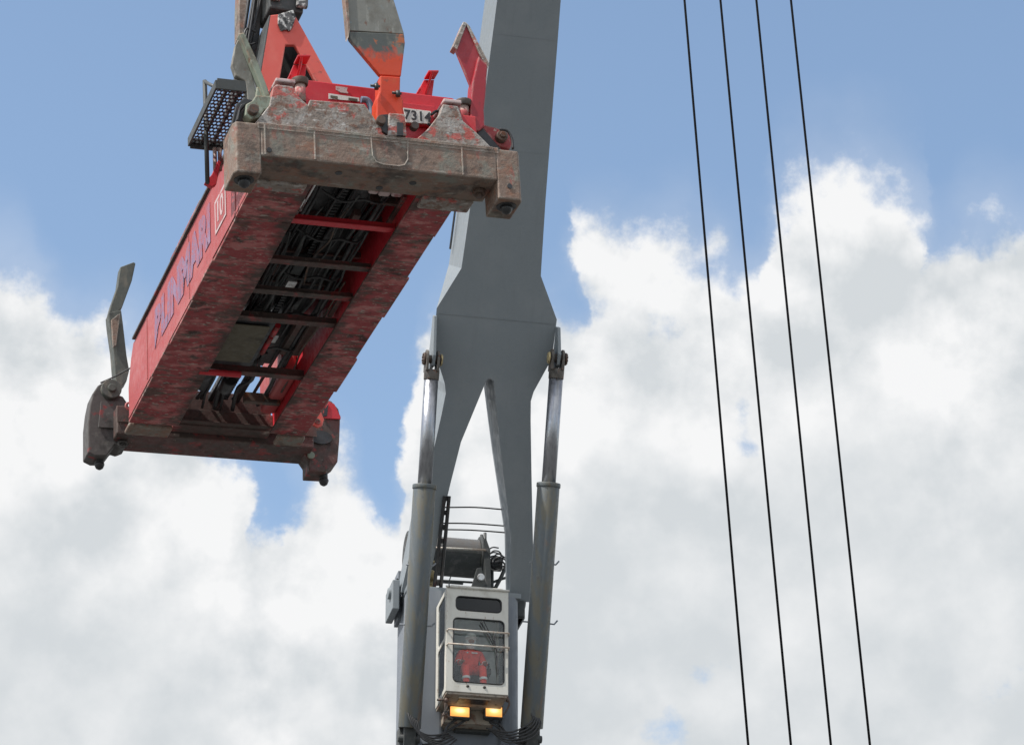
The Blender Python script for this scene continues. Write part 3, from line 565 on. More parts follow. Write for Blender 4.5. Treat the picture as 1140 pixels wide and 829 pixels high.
# --- service platform of perforated plate on the left
px0, px1, py0, py1, pz = -1.30, -1.02, -2.84, -1.86, .90
m = MB(); nx, ny = 8, 17; dx = (px1-px0)/nx; dy = (py1-py0)/ny
for j in range(ny):
    for i in range(-1, nx+1):
        cx = px0+(i+.5+(.5 if j % 2 else 0))*dx; cy = py0+(j+.5)*dy
        if cx < px0+dx*.2 or cx > px1-dx*.2: continue
        inner = [(cx+dx*.41*math.cos(t), cy+dy*.41*math.sin(t)) for t in [R(22.5+45*k) for k in range(8)]]
        hx, hy = dx/2, dy/2
        outer = [(cx+hx, cy+hy*.41), (cx+hx*.41, cy+hy), (cx-hx*.41, cy+hy), (cx-hx, cy+hy*.41), (cx-hx, cy-hy*.41), (cx-hx*.41, cy-hy), (cx+hx*.41, cy-hy), (cx+hx, cy-hy*.41)]
        corner = {0: (cx+hx, cy+hy), 2: (cx-hx, cy+hy), 4: (cx-hx, cy-hy), 6: (cx+hx, cy-hy)}
        for k in range(8):
            k2 = (k+1) % 8
            P = [inner[k], outer[k]]+([corner[k]] if k in corner else [])+[outer[k2], inner[k2]]
            m.bm.faces.new([m.bm.verts.new((x, y, pz)) for x, y in P])
bmesh.ops.remove_doubles(m.bm, verts=m.bm.verts, dist=1e-5)
g_ = m.build('platform_grating', 'black', sp)
so = g_.modifiers.new('thick', 'SOLIDIFY'); so.thickness = .006
m = MB(); t = .018
m.box((px0-t, py0-t, pz-.03), (px0, py1+t, pz+.05)); m.box((px1, py0-t, pz-.03), (px1+t, py1+t, pz+.05)); m.box((px0, py0-t, pz-.03), (px1, py0, pz+.07)); m.box((px0, py1, pz-.05), (px1, py1+t, pz+.05))
for j in (1, 2): m.box((px0+j*.1-.012, py0, pz+.006), (px0+j*.1+.012, py1, pz+.04))
m.build('platform_frame', 'drum_dark', g_, .003)
pa = S(228, 90, 1, -2.1); pb = S(231, 204, 1, -2.1)
m = MB(); m.tube([V(pa.x, -2.1, pa.z), V(pb.x, -2.1, pb.z)], .020, 8)
m.tube([V(pa.x, -2.1, pa.z-.01), S(241, 98, 1, -2.4)], .016, 8); m.tube([S(229, 130, 1, -2.1), S(231, 132, 1, -1.9)], .014, 8)
m.build('handrail', 'drum_dark', sp)
for (a, b_) in (((239, 165), (240, 200)), ((244.5, 165), (245, 190))):
    q0, q1 = S(*a, 1, -1.95), S(*b_, 1, -1.95); m = MB(); m.tube([q0, V(q0.x, q0.y, q1.z)], .018, 8); m.build('support_post', 'red_dirty', sp)
m = MB(); m.slab([S(px, py, 1, -1.98) for px, py in ((228, 203), (236, 194), (243, 178), (246, 180), (241, 205), (236, 208))], (0, .05, 0)); m.build('post_foot', 'red', sp, .005)

# ================================================================== ROTATOR ABOVE THE SPREADER
top = S(314, 14, 1, 0.0)
wt = S_ROT @ top + S_LOC + V(0, 0, EYE)
rt = empty('crane_hook_rotator', wt, Matrix.Rotation(S_YAW, 3, 'Z'))
tag(rt, 'greasy dark rotator block hung with hoses above the red A-shaped hanger frame', 'hook rotator')
m = MB(); m.box((-.17, -.20, -.10), (.16, .20, .30)); m.build('rotator_body', 'drum_dark', rt, .02)
m = MB(); m.box((-.20, -.26, -.02), (-.07, -.2, 1.1)); m.box((.08, -.26, -.06), (.19, -.2, 1.1)); m.build('cheek_plate', 'grease', rt, .015)
m = MB(); m.tube([(0, 0, .3), (0, 0, 1.3)], .12, 20); m.build('rotator_shaft', 'black', rt)
m = MB(); m.box((-.35, -.25, 1.1), (.35, .25, 1.7)); m.build('hook_block', 'red', rt, .04)
for x in (-.3, .3):
    for y in (-.15, .15): m = MB(); m.tube([(x, y, 1.6), (x, y, 24)], .014, 8); m.build('hoist_rope', 'rope', rt)
m = MB(); m.slab([(-.27, .1, -.55), (-.20, .1, -.50), (-.12, .1, .9), (-.22, .1, .9)], (0, .1, 0)); m.build('hose_guide', 'black', rt, .01)
for k in range(6):
    m = MB(); a = V(-.20-.018*k, -.05+.05*(k % 3), 1.0)
    m.tube(smooth_curve([a, a+V(-.01, 0, -.45), a+V(-.02+.01*math.sin(k*2), 0, -.9), a+V(-.09+.02*math.sin(k), .05, -1.35-.08*k), a+V(-.14-.01*k, .08, -1.9-.05*k)], 8), .012+.003*(k % 3), 8); m.build('hose', 'rubber', rt)
m = MB(); m.tube(smooth_curve([V(-.25, -.02, -.28), V(-.33, -.02, -.25), V(-.36, -.02, -.34), V(-.31, -.02, -.42), V(-.25, -.02, -.40)], 6), .010, 8); m.build('hose_loop', 'rubber', rt)

# ================================================================== CRANE
cr = empty('harbour_crane', C_LOC*K+V(0, 0, EYE), C_ROT, K)
tag(cr, 'tall grey harbour crane with a forked boom, two lifting cylinders and a white cab', 'crane')
# --- boom
half_lo = [(1.0, -.1), (.86, 1.4), (.70, 2.6), (.55, 3.6), (.09, 5.12)]
half_hi = [(1.62, -.1), (1.50, .9), (1.37, 1.9), (1.22, 3.1), (1.08, 4.25), (1.035, 4.72), (1.08, 4.95), (1.36, 5.6), (1.44, 5.8), (1.46, 6.72), (.965, 7.72), (.955, 7.9), (.89, 9.5), (.76, 14.2), (.62, 22), (.5, 34)]
half_ri = [(1.03, -.1), (.90, 1.4), (.63, 2.6), (.47, 3.3), (.30, 4.1), (.09, 5.12)]
ol = half_ri+[(.0, 5.2)]+[(-x, s) for x, s in half_lo[::-1]]+[(-x, s) for x, s in half_hi]+[(x, s) for x, s in half_hi[::-1]]
def hh(s):
    k = [(-.2, .55), (1, .8), (3, 1.25), (5, 1.6), (8, 1.9), (14, 1.75), (34, 1.1)]
    for (a, b_), (c, d) in zip(k, k[1:]):
        if s <= c: return b_+(d-b_)*(s-a)/(c-a)
    return k[-1][1]
m = MB(); tmp = bmesh.new(); vs = [tmp.verts.new((x, s, 0)) for x, s in ol]
for i in range(len(vs)): tmp.edges.new((vs[i], vs[(i+1) % len(vs)]))
bmesh.ops.triangle_fill(tmp, use_beauty=True, use_dissolve=False, edges=tmp.edges[:])
va = {v: m.bm.verts.new(BM(v.co.x, v.co.y, 0)) for v in tmp.verts}; vb = {v: m.bm.verts.new(BM(math.copysign(min(abs(v.co.x), 1.06), v.co.x) if 4.4 < v.co.y < 7.6 else v.co.x, v.co.y, hh(v.co.y))) for v in tmp.verts}
for f in tmp.faces: m.bm.faces.new([va[v] for v in f.verts]); m.bm.faces.new([vb[v] for v in f.verts][::-1])
for e in tmp.edges:
    if len(e.link_faces) == 1: p, q = e.verts; m.bm.faces.new([va[p], va[q], vb[q], vb[p]])
tmp.free()
bo = m.build('boom', 'boomgrey', cr)
m = MB()
for s in (6.60, 10.6, 13.3):
    hw_ = 1.40 if s < 7 else .78; a, b_ = BM(-hw_, s, 0), BM(hw_, s, 0); m.slab([a, b_, b_+B_DIR*.018, a+B_DIR*.018], -B_UP*(.008 if s < 7 else .004))
m.build('weld_seam', 'boomgrey', bo, split=True)
# cable run along the boom's left side
m = MB()
for k in (0, .10):
    m.tube([BM(-1.0-.02, 8.1, 1.55+k), BM(-.98, 9.2, 1.6+k), BM(-.95, 10.0, 1.65+k)], .018, 6)
m.build('cable', 'rubber', bo)
m = MB(); p = BM(-.92, 9.75, 1.8); m.tube([p, p+V(-.12, 0, .05), p+V(-.15, 0, -.05)], .02, 8); m.box((-.12, -.03, -.05), (0, .03, .08), None, p); m.build('cable_bracket', 'towergrey', bo)
# --- lifting cylinders
def cylinder(sg):
    px_t, px_b = (481, 457) if sg < 0 else (621, 592)
    T = BM(1.40*sg-(.0 if sg < 0 else 0), 5.86, -.42)
    T = CB(481.5, 400, -.42) if sg < 0 else CB(620.5, 399, -.42)
    Bt = C(455, 822, 1, -.75) if sg < 0 else C(591, 822, 1, -.75)
    d = (Bt-T).normalized(); L = (Bt-T).length
    root = MB(); root.tube([T+d*3.05, T+d*(L-.25)], .265, 32)
    b = root.build('lifting_cylinder', 'barrel', cr, .01)
    m = MB(); m.tube([T+d*.45, T+d*3.1], .168, 32); m.build('piston_rod', 'chrome', b)
    m = MB(); m.tube([T+d*3.0, T+d*3.10], [.285, .285], 32); m.build('cylinder_gland', 'barrel', b, .01)
    m = MB(); m.tube([T+d*.26, T+d*.50], [.185, .18], 28); 
    up = -d; n = V(1, 0, 0); w = d.cross(n).normalized()
    for sx in (-.15, .11):
        pts = []
        for k in range(9):
            t = math.pi*k/8; pts.append(T+w*.20*math.cos(t)+up*.22*math.sin(t))
        pts += [T-w*.2+d*.3, T+w*.2+d*.3]
        m.slab([p+V(sx-.02, 0, 0) for p in pts], (.06, 0, 0))
    m.build('rod_fork', 'fork', b, .012)
    m = MB(); m.tube([T+V(-.20, 0, 0), T+V(.20, 0, 0)], .10, 20); m.build('pivot_pin', 'rustbrown', b, .01)
    s2 = 1 if sg < 0 else -1
    m = MB(); m.tube([T+V(.19*s2, 0, 0), T+V(.235*s2, 0, 0)], [.15, .13], 20); m.build('pin_cap', 'brass', b, .01)
    m = MB()
    for k in range(8):
        t = k*math.pi/4; q = T+V(-.19*s2, 0, 0)+V(0, math.cos(t), math.sin(t))*.10; m.tube([q, q+V(-.05*s2, 0, 0)], .03, 6)
    m.tube([T+V(-.18*s2, 0, 0), T+V(-.22*s2, 0, 0)], .15, 16); m.build('bolt_ring', 'rustbrown', b)
    # lug from the boom down to the pin
    m = MB(); lx = T.x-.03
    a0 = V(lx, *BM(0, 6.55, .02).yz); a1 = V(lx, *BM(0, 5.2, .02).yz)
    m.slab([a0, a0-B_UP*.22, V(lx, T.y, T.z)+(-B_UP*.2+B_DIR*.12), V(lx, T.y, T.z)+(-B_UP*.16-B_DIR*.14), a1], (.075, 0, 0))
    m.build('boom_lug', 'boomgrey', cr, .012)
    # foot clevis and hoses at the tower
    m = MB(); m.slab([Bt-d*.3+V(-.14, -.16, 0), Bt-d*.3+V(-.14, .16, 0), Bt+d*.35+V(-.14, .16, 0), Bt+d*.35+V(-.14, -.16, 0)], (.28, 0, 0)); m.tube([Bt+V(-.26, 0, 0), Bt+V(.26, 0, 0)], .09, 16)
    m.box((-.22, 0, -.5), (.22, .4, .3), None, Bt); m.build('foot_clevis', 'drum_dark', b, .015)
    for k in range(5):
        a = Bt-d*(.45-.03*k)+V(-.1+.05*k, -.24, 0); m = MB()
        m.tube(smooth_curve([a+V(0, 0, .12), a+V(.05, -.05, -.10), a+V(.16*(-sg), -.04, -.30-.03*k), a+V(.50*(-sg)-.05*k*sg, .05, -.42-.03*k), a+V(1.0*(-sg), .2, -.30)], 7), .022, 8); m.build('hydraulic_hose', 'rubber', b)
    for tpos, w_ in ((6.3, .36), (4.9, .30)):
        q = T+d*tpos
        m = MB(); m.tube([q+V(-.0, -.02, 0), q+V(w_*(1 if sg > 0 else 1), -.02, -.02 if sg > 0 else 0), q+V(w_+.08, -.02, .08)], .02, 8); m.tube([q, q+V(-w_-.02, .0, 0)], .02, 8)
        m.build('hose_bracket', 'towergrey', b)
    return b
cylinder(-1); cylinder(1)
# --- tower
GZ = -(C_LOC.z*K+EYE)/K+.0
m = MB()
xl, xr, yf, yb, zt = -1.50, 1.22, -.40, 1.0, .10
def rr(cx, cy, r, a0, a1, n=7): return [(cx+r*math.cos(R(a0+(a1-a0)*k/n)), cy+r*math.sin(R(a0+(a1-a0)*k/n))) for k in range(n+1)]
# plan: rounded corners and a shallow recess between two columns, seen from the front
r = .34
plan = rr(xl+r, yf+r, r, 180, 270)+rr(-.62-.10, yf+.10, .10, 270, 360, 4)+[(-.62, yf+.22), (.74, yf+.22)]+rr(.74+.10, yf+.10, .10, 180, 270, 4)+rr(xr-r, yf+r, r, 270, 360)+[(xr, yb), (xl, yb)]
m.loft([(x, y, zt-.25) for x, y in plan], [(x*1.0, y, GZ) for x, y in plan])
tw = m.build('tower', 'towergrey', cr)
for p in tw.data.polygons: p.use_smooth = False
m = MB(); m.box((xl-.02, yf+.1, zt-.26), (xr+.04, yb+.1, zt-.12)); m.build('tower_top_deck', 'boomgrey', tw, .02)
m = MB(); m.box((1.02, .0, -.5), (1.42, .7, -.06)); m.build('boom_bearing', 'drum_dark', tw, .03)
# rounded head of the right-hand column
m = MB()
# pivot bearings either side
for sx, xa in ((-1, -1.72), (1, 1.34)):
    m = MB(); m.box((xa-.07, .1, -.5), (xa+.10, 1.1, .25)); m.tube([(xa-.14, .4, .0), (xa+.16, .4, .0)], .14, 16)
    m.build('boom_pivot', 'boomgrey', tw, .02)
p = C(443, 655, 1, .9); q = C(443, 695, 1, .9)
m = MB(); m.box((p.x-.05, .6, q.z), (p.x+.04, 1.1, p.z+.35)); m.tube([V(p.x-.12, .75, p.z-.12), V(p.x+.12, .75, p.z-.12)], .10, 12); m.build('side_bracket', 'towergrey', tw, .01)
m = MB()
for k in range(4): m.tube([V(p.x-.02+.02*k, .5, p.z-.35+.1*k), V(p.x-.10, .5, p.z-.2+.1*k)], .02, 6)
m.tube(smooth_curve([V(p.x+.05, .4, p.z+.1), V(p.x+.12, .35, p.z-.15), V(p.x+.1, .4, p.z-.4)], 5), .03, 8); m.build('bracket_bolt', 'drum_dark', tw, split=True)
# base: slewing platform, undercarriage
m = MB(); m.box((-3.2, -1.0, GZ+3.6), (3.2, 7.5, GZ+5.4)); sl = m.build('slewing_platform', 'towergrey', cr, .08)
m = MB(); m.box((-3.0, 5.5, GZ+5.42), (3.0, 9.0, GZ+9)); m.build('machine_house', 'towergrey', cr, .08)
m = MB(); m.box((-4.5, -5, GZ+1.4), (4.5, 7.5, GZ+3.0)); m.tube([(0, 1.3, GZ+3.0), (0, 1.3, GZ+3.62)], 2.2, 40); m.build('undercarriage', 'boomgrey', cr, .1)
for x in (-4.0, 4.0):
    for y in (-4, -2.4, -.8, .8, 2.4, 4, 5.6):
        m = MB(); m.tube([(x-.3, y, GZ+.72), (x+.3, y, GZ+.72)], .72, 24); m.build('wheel', 'rubber', cr, .06)
# --- cab
yc = -1.72
cab0 = C(497, 655, 1, yc); cab1 = C(566, 771, 1, yc)
X0, X1, ZT, ZB = cab0.x, cab1.x, C(530, 656, 1, yc).z, C(530, 771, 1, yc).z
yb2 = -.44
w1 = (C(508, 663, 1, yc), C(558, 682, 1, yc)); w2 = (C(505, 687, 1, yc), C(561, 762, 1, yc))
def rrect(x0, x1, z0, z1, r, n=4):
    out = []
    for cx, cz, a in ((x1-r, z1-r, 0), (x0+r, z1-r, 90), (x0+r, z0+r, 180), (x1-r, z0+r, 270)):
        for k in range(n+1):
            t = R(a+90*k/n); out.append((cx+r*math.cos(t), cz+r*math.sin(t)))
    return out
def frame_with_holes(bm_, xa, xb, za, zb, holes, put, off):
    """plate with rounded openings; put(x, z) -> 3-D point"""
    edges = []; tmp = bmesh.new()
    def loop(P):
        vs = [tmp.verts.new((x, z, 0)) for x, z in P]
        for i in range(len(vs)): tmp.edges.new((vs[i], vs[(i+1) % len(vs)]))
    loop([(xa, za), (xb, za), (xb, zb), (xa, zb)])
    for h in holes: loop(h)
    bmesh.ops.triangle_fill(tmp, use_beauty=True, use_dissolve=False, edges=tmp.edges[:])
    vm = {v: bm_.verts.new(put(v.co.x, v.co.y)) for v in tmp.verts}; vm2 = {v: bm_.verts.new(put(v.co.x, v.co.y)+off) for v in tmp.verts}
    for f in tmp.faces: bm_.faces.new([vm[v] for v in f.verts]); bm_.faces.new([vm2[v] for v in f.verts][::-1])
    for e in tmp.edges:
        if len(e.link_faces) == 1: a, b_ = e.verts; bm_.faces.new([vm[a], vm[b_], vm2[b_], vm2[a]])
    tmp.free()
h1 = rrect(w1[0].x, w1[1].x, w1[1].z, w1[0].z, .10); h2 = rrect(w2[0].x, w2[1].x, w2[1].z, w2[0].z, .10)
m = MB(); frame_with_holes(m.bm, X0, X1, ZB, ZT, [h1, h2], lambda x, z: V(x, yc, z), V(0, .06, 0))
ys0, ys1 = yc+.062, yb2
# side walls with windows
for xs in (X0, X1-.05):
    z1a, z1b = w2[0].z-.0, ZT-.14; z2a, z2b = ZB+.12, w2[0].z-.55
    hs = [rrect(ys0+.12, ys1-.25, w2[0].z-.42, ZT-.12, .1), rrect(ys0+.12, ys1-.25, ZB+.12, w2[0].z-.52, .1)]
    frame_with_holes(m.bm, ys0, ys1, ZB, ZT, hs, lambda y, z: V(xs, y, z), V(.05, 0, 0))
m.box((X0+.06, ys0, ZT-.05), (X1-.06, ys1, ZT-.002)); m.box((X0+.06, ys1-.05, ZB+.05), (X1-.06, ys1, ZT-.06))
cab = m.build('cab', 'cream', cr, .012)
m = MB(); m.box((X0+.03, yc+.05, ZT), (X1-.03, ys1, ZT+.05)); m.box((X0+.12, yc+.10, ZT+.05), (X1-.12, ys1-.1, ZT+.12)); m.tube([V(X0-.02, yc-.02, ZT+.02), V(X1+.02, yc-.02, ZT+.02)], .028, 8); m.build('cab_roof', 'cream', cab, .015)
m = MB(); m.box((X0+.055, ys0+.01, ZB+.002), (X1-.055, ys1-.055, ZB+.04)); m.box((X0+.052, ys1-.08, ZB+.04), (X1-.052, ys1-.055, ZT-.06)); m.build('cab_lining', 'cab_inside', cab)
m = MB(); m.box((X0+.02, yc+.02, ZB-.06), (X1-.02, ys1, ZB-.004)); m.box((X0+.15, yc+.98, ZB-.40), (X1-.15, -.2, ZB-.062)); m.build('cab_floor', 'cab_under', cab, .01)
m = MB(); m.box((X0+.36, yc+.20, ZB-.075), (X1-.40, yc+.55, ZB-.062)); m.build('floor_grille', 'black', cab); 
m = MB(); m.box((X0+.34, yc+.14, ZB-.082), (X1-.38, yc+.19, ZB-.062)); m.build('floor_strip', 'cream', cab)
for h, nm, mt_ in ((h1, 'upper_window', 'glass_dark'), (h2, 'windscreen', 'glass')):
    m = MB(); m.slab([(x, yc+.025, z) for x, z in h], (0, .008, 0)); m.build(nm, mt_, cab)
    m = MB(); m.tube([V(x, yc+.004, z) for x, z in h]+[V(h[0][0], yc+.004, h[0][1])], .018, 6, False); m.build('window_gasket', 'darkglass_frame', cab)
for xs in (X0+.02, X1-.03):
    for h in hs:
        m = MB(); m.slab([(xs, y, z) for y, z in h], (.006, 0, 0)); m.build('side_window', 'glass_side', cab)
for py in (702, 718):
    z = C(530, py, 1, yc-.12).z
    m = MB(); m.tube([V(X0+.02, yc-.005, z), V(X0+.04, yc-.12, z), V(X1-.01, yc-.12, z), V(X1+.0, yc-.005, z)], .022, 8); m.build('guard_bar', 'cream', cab)
m = MB(); m.tube([V(X0+.06, yc-.04, ZT), V(X0+.05, yc-.04, ZT+.12), V(X0+.09, yc-.04, ZT+.26)], .015, 6); m.build('grab_handle', 'drum_dark', cab)
m = MB(); y_ = yc-.05
m.tube([C(535, 692, 1, y_), C(545, 710, 1, y_), C(554, 726, 1, y_)], .016, 6); m.tube([C(538, 690, 1, y_), C(549, 712, 1, y_), C(554, 726, 1, y_)], .010, 6)
m.tube([C(549, 703, 1, y_), C(552, 722, 1, y_), C(554.5, 750, 1, y_)], .015, 6); m.build('wiper', 'rubber', cab)
for a, b_ in ((501.5, 522.5), (541, 559)):
    yl = yc+.78; q0, q1 = C(a, 785.5, 1, yl), C(b_, 797.5, 1, yl)
    m = MB(); m.box((q0.x, yl, q1.z), (q1.x, yl+.02, q0.z)); lm = m.build('work_lamp', 'lamp', cab, .006)
    m = MB(); m.box((q0.x-.03, yl+.021, q1.z-.03), (q1.x+.03, yl+.20, q0.z+.03)); m.box((q0.x-.025, yl-.01, q0.z+.002), (q1.x+.025, yl+.02, q0.z+.025)); m.build('lamp_housing', 'drum_dark', cab, .01)
for k, c0 in enumerate((((500, 775), (496, 782), (497, 794), (504, 800)), ((494, 778), (498, 786), (493, 796), (500, 790)), ((565, 775), (567, 783), (563, 792), (560, 795)))):
    m = MB(); m.tube(smooth_curve([C(x, y, 1, yc+.3) for x, y in c0], 6), .022, 8); m.build('cable', 'rustbrown', cab)
m = MB(); p = C(497, 779, 1, yc+.2); m.tube([p+V(-.22, 0, 0), p+V(0, 0, 0)], .03, 8); m.sphere(p, .06); p = C(565, 779, 1, yc+.3); m.sphere(p, .05); m.build('cab_mount', 'rustbrown', cab, split=True)
for c0 in (((540, 800), (556, 806), (566, 818), (583, 826), (596, 822)), ((545, 803), (558, 812), (572, 825), (590, 832)), ((520, 800), (500, 812), (480, 822), (462, 815)), ((512, 798), (498, 808), (492, 824), (470, 829))):
    m = MB(); m.tube(smooth_curve([C(x, y, 1, -.75) for x, y in c0], 7), .028, 8); m.build('hydraulic_hose', 'rubber', tw)
m = MB(); c_ = C(527, 808, 1, -.42); m.box((-.42, .02, -.12), (.42, .24, .10), None, c_); m.build('cable_tray', 'drum_dark', tw, .02)
# seat inside
sc_ = V(C(523, 745, 1, -.95).x, -.95, ZB+.06+.47)
print('SEAT', sc_, ZB, ZT, 'px seat should be', C(523, 748, 1, -.95).z)
m = MB(); m.box((-.30, -.28, -.10), (.30, .30, .10), None, sc_); m.box((-.28, .25, 0), (.28, .38, .85), None, sc_); m.box((-.15, -.1, -.5), (.15, .15, -.14), None, sc_); m.build('seat', 'seat', cab, .04)
for sx in (-.42, .34): 
    m = MB(); m.box((sx, -.35, .12), (sx+.1, .2, .26), None, sc_); m.tube([sc_+V(sx+.05, -.28, .26), sc_+V(sx+.05, -.28, .40)], .025, 8); m.build('control_console', 'seat', cab, .02)
# --- winch drum seen between the boom legs
yw = 1.6
a, b_ = C(452, 617, 1, yw), C(532, 621, 1, yw); zc = (a.z+b_.z)/2; rw = .47
m = MB(); nr = 46; L = b_.x-a.x
pts = []; rs = []
for k in range(nr*2+1): pts.append(V(a.x+L*k/(nr*2), yw, zc)); rs.append(rw+(.012 if k % 2 else 0))
m.tube(pts, rs, 40); wn = m.build('winch_drum', 'drum', cr)
for x, r2 in ((b_.x, .56), (a.x, .56)): m = MB(); m.tube([V(x, yw, zc), V(x+.06, yw, zc)], r2, 36); m.build('drum_flange', 'drum_dark', wn, .01)
q0, q1 = C(478, 609, 1, yw-.62), C(541, 612, 1, yw-.62); 
m = MB(); n_ = 10
arc = [(math.cos(R(a_)), math.sin(R(a_))) for a_ in [178+92*k/n_ for k in range(n_+1)]]
pf = [V(0, yw+(rw+.05)*c_, zc+(rw+.05)*s_+.0) for c_, s_ in arc]; pi = [V(0, yw+(rw+.03)*c_, zc+(rw+.03)*s_) for c_, s_ in arc[::-1]]
m.slab([p+V(a.x+.1, 0, 0) for p in pf+pi], (L-.12, 0, 0)); m.build('drum_shade_shell', 'drum_dark', wn)  # dark shell added as the shade on the drum's lower half
m = MB(); m.tube([q0, q1], .028, 8); m.build('guard_rail', 'cream', wn)
m = MB()
m.slab([C(538, 600, 1, yw-.6), C(541, 598, 1, yw-.6), C(546, 612, 1, yw-.6), C(547, 655, 1, yw-.6), C(541, 655, 1, yw-.6)], (0, .5, 0)); m.slab([C(524, 655, 1, yw-.8), C(531, 632, 1, yw-.8), C(536, 631, 1, yw-.8), C(543, 655, 1, yw-.8)], (0, .06, 0)); m.build('winch_frame', 'drum_dark', wn, .01)
m = MB(); p = C(535, 643, 1, yw-.85); m.tube([p, p+V(0, -.08, 0)], .09, 16); m.build('pulley', 'steel', wn, .01)
m = MB(); m.box((-.35, .0, -.04), (.35, .05, .04), None, C(500, 647, 1, 1.0)); m.tube([C(478, 645, 1, 1.0), C(527, 648, 1, 1.0)], .03, 8); m.tube([C(536, 595, 1, yw-.2), C(538, 612, 1, yw-.2)], .04, 8); m.tube([C(540, 593, 1, yw-.2), C(540, 612, 1, yw-.2)], .04, 8); m.build('winch_fitting', 'drum_dark', wn, split=True)
for k in range(14):
    cx, cy = 553+random.uniform(-3, 4), 622+random.uniform(-8, 8); rr_ = random.uniform(4, 9); ph = random.random()*6; y_ = yw-.5+random.uniform(-.25, .25)
    m = MB(); m.tube(smooth_curve([C(cx+rr_*math.cos(ph+t*.9), cy+rr_*.8*math.sin(ph+t*.9), 1, y_+.05*t) for t in range(6)], 5), .018, 8); m.build('hydraulic_hose', 'rubber', wn)
m = MB(); m.box((-.13, 0, -.16), (.13, .25, .14), None, C(554, 625, 1, yw-.3)); m.tube([C(548, 628, 1, yw-.3), C(548, 655, 1, yw-.3)], .04, 8); m.tube([C(563, 630, 1, yw-.3), C(558, 642, 1, yw-.3), C(551, 655, 1, yw-.3)], .05, 8); m.tube([C(543, 650, 1, yw-.3), C(556, 645, 1, yw-.3), C(572, 640, 1, yw-.3)], .035, 8); m.build('valve_block', 'drum_dark', wn, .01)
# wires strung between the legs
for (a0, a1) in (((497, 564.5), (561, 567)), ((480, 582), (566, 585.5)), ((478, 589), (568, 593))):
    h_ = .9; A_, B_ = CB(a0[0], a0[1], h_), CB(a1[0], a1[1], h_); md = (A_+B_)/2+V(0, 0, .03)
    m = MB(); m.tube(smooth_curve([A_-V(.3, 0, 0), A_, md, B_, B_+V(.3, 0, 0)], 5), .018, 8); m.build('span_wire', 'rope', cr)
# hose ladder hanging beside the left leg
m = MB(); A0, A1, B0, B1 = CB(495, 552, -.05), CB(500, 552, -.05), C(482.5, 662, 1, .0), C(490, 662, 1, .0)
for p, q in ((A0, B0), (A1, B1)): m.tube([p, q], .045, 6)
for k in range(15):
    t = k/14
    if k % 2 == 0: a_, b2 = A0.lerp(B0, t), A1.lerp(B1, t); c_, d_ = A0.lerp(B0, min(1, t+.045)), A1.lerp(B1, min(1, t+.045)); m.slab([a_, b2, d_, c_], (0, .03, 0))
m.build('cable_ladder', 'black', cr)
m = MB(); p = C(487, 638, 1, .05)
m.sphere(C(480, 640, 1, .05), .13); m.sphere(C(480, 655, 1, .05), .11); m.tube([C(474, 610, 1, .2), C(484, 610, 1, .2)], .03, 8); m.tube([C(474, 625, 1, .2), C(484, 625, 1, .2)], .03, 8); m.box((-.1, 0, -.15), (.1, .1, .15), None, C(481, 647, 1, .1)); m.build('deck_fitting', 'brass', tw, split=True)

# ================================================================== OPERATOR
def cw(v): return C_ROT @ (v*K) + C_LOC*K + V(0, 0, EYE)
seat_w = cw(sc_)
def skin_body(name, J, edges, mat, parent, sub=2):
    me = bpy.data.meshes.new(name); me.from_pydata([j[0] for j in J], edges, []); me.materials.append(M[mat])
    o = bpy.data.objects.new(name, me); col.objects.link(o); o.parent = parent
    s = o.modifiers.new('skin', 'SKIN'); s.use_smooth_shade = True
    if not me.skin_vertices: me.skin_vertices.new(name='')
    for i, j in enumerate(J):
        me.skin_vertices[0].data[i].radius = j[1] if isinstance(j[1], tuple) else (j[1], j[1])
        me.skin_vertices[0].data[i].use_root = (i == 0)
    ss = o.modifiers.new('sub', 'SUBSURF'); ss.levels = sub; ss.render_levels = sub
    return o
pr = empty('person', seat_w+V(0, 0, .10), C_ROT, 1.06)
tag(pr, 'crane operator in red coveralls and white helmet sitting in the white cab', 'person')
J = [(V(0, 0, .10), (.16, .12)), (V(0, -.02, .30), (.15, .11)), (V(0, -.05, .50), (.17, .11)), (V(0, -.07, .58), (.08, .07)), (V(0, -.09, .66), (.055, .055)), (V(0, -.11, .76), (.085, .09)), (V(0, -.12, .85), (.08, .09))]
edges = [(i, i+1) for i in range(6)]
def chain(start, pts):
    pv = start
    for p in pts: J.append(p); edges.append((pv, len(J)-1)); pv = len(J)-1
    return pv
for s in (-1, 1):
    hnd = chain(2, [(V(.19*s, -.05, .50), .065), (V(.27*s, -.10, .28), .052), (V(.25*s, -.34, .20), .038), (V(.23*s, -.42, .20), (.036, .022))])
    for k in range(4): chain(hnd, [(V((.23+(k-1.5)*.018)*s, -.47, .20), .0095), (V((.23+(k-1.5)*.018)*s, -.50-.004*(1.5-abs(k-1.5)), .18), .0085)])
    chain(hnd-0, [(V(.19*s, -.44, .20), .011)])
    chain(0, [(V(.10*s, -.05, .08), .095), (V(.17*s, -.45, .07), .072), (V(.17*s, -.52, -.22), .055), (V(.17*s, -.50, -.40), .045), (V(.17*s, -.60, -.44), .042)])
body = skin_body('body', J, edges, 'skin', pr)
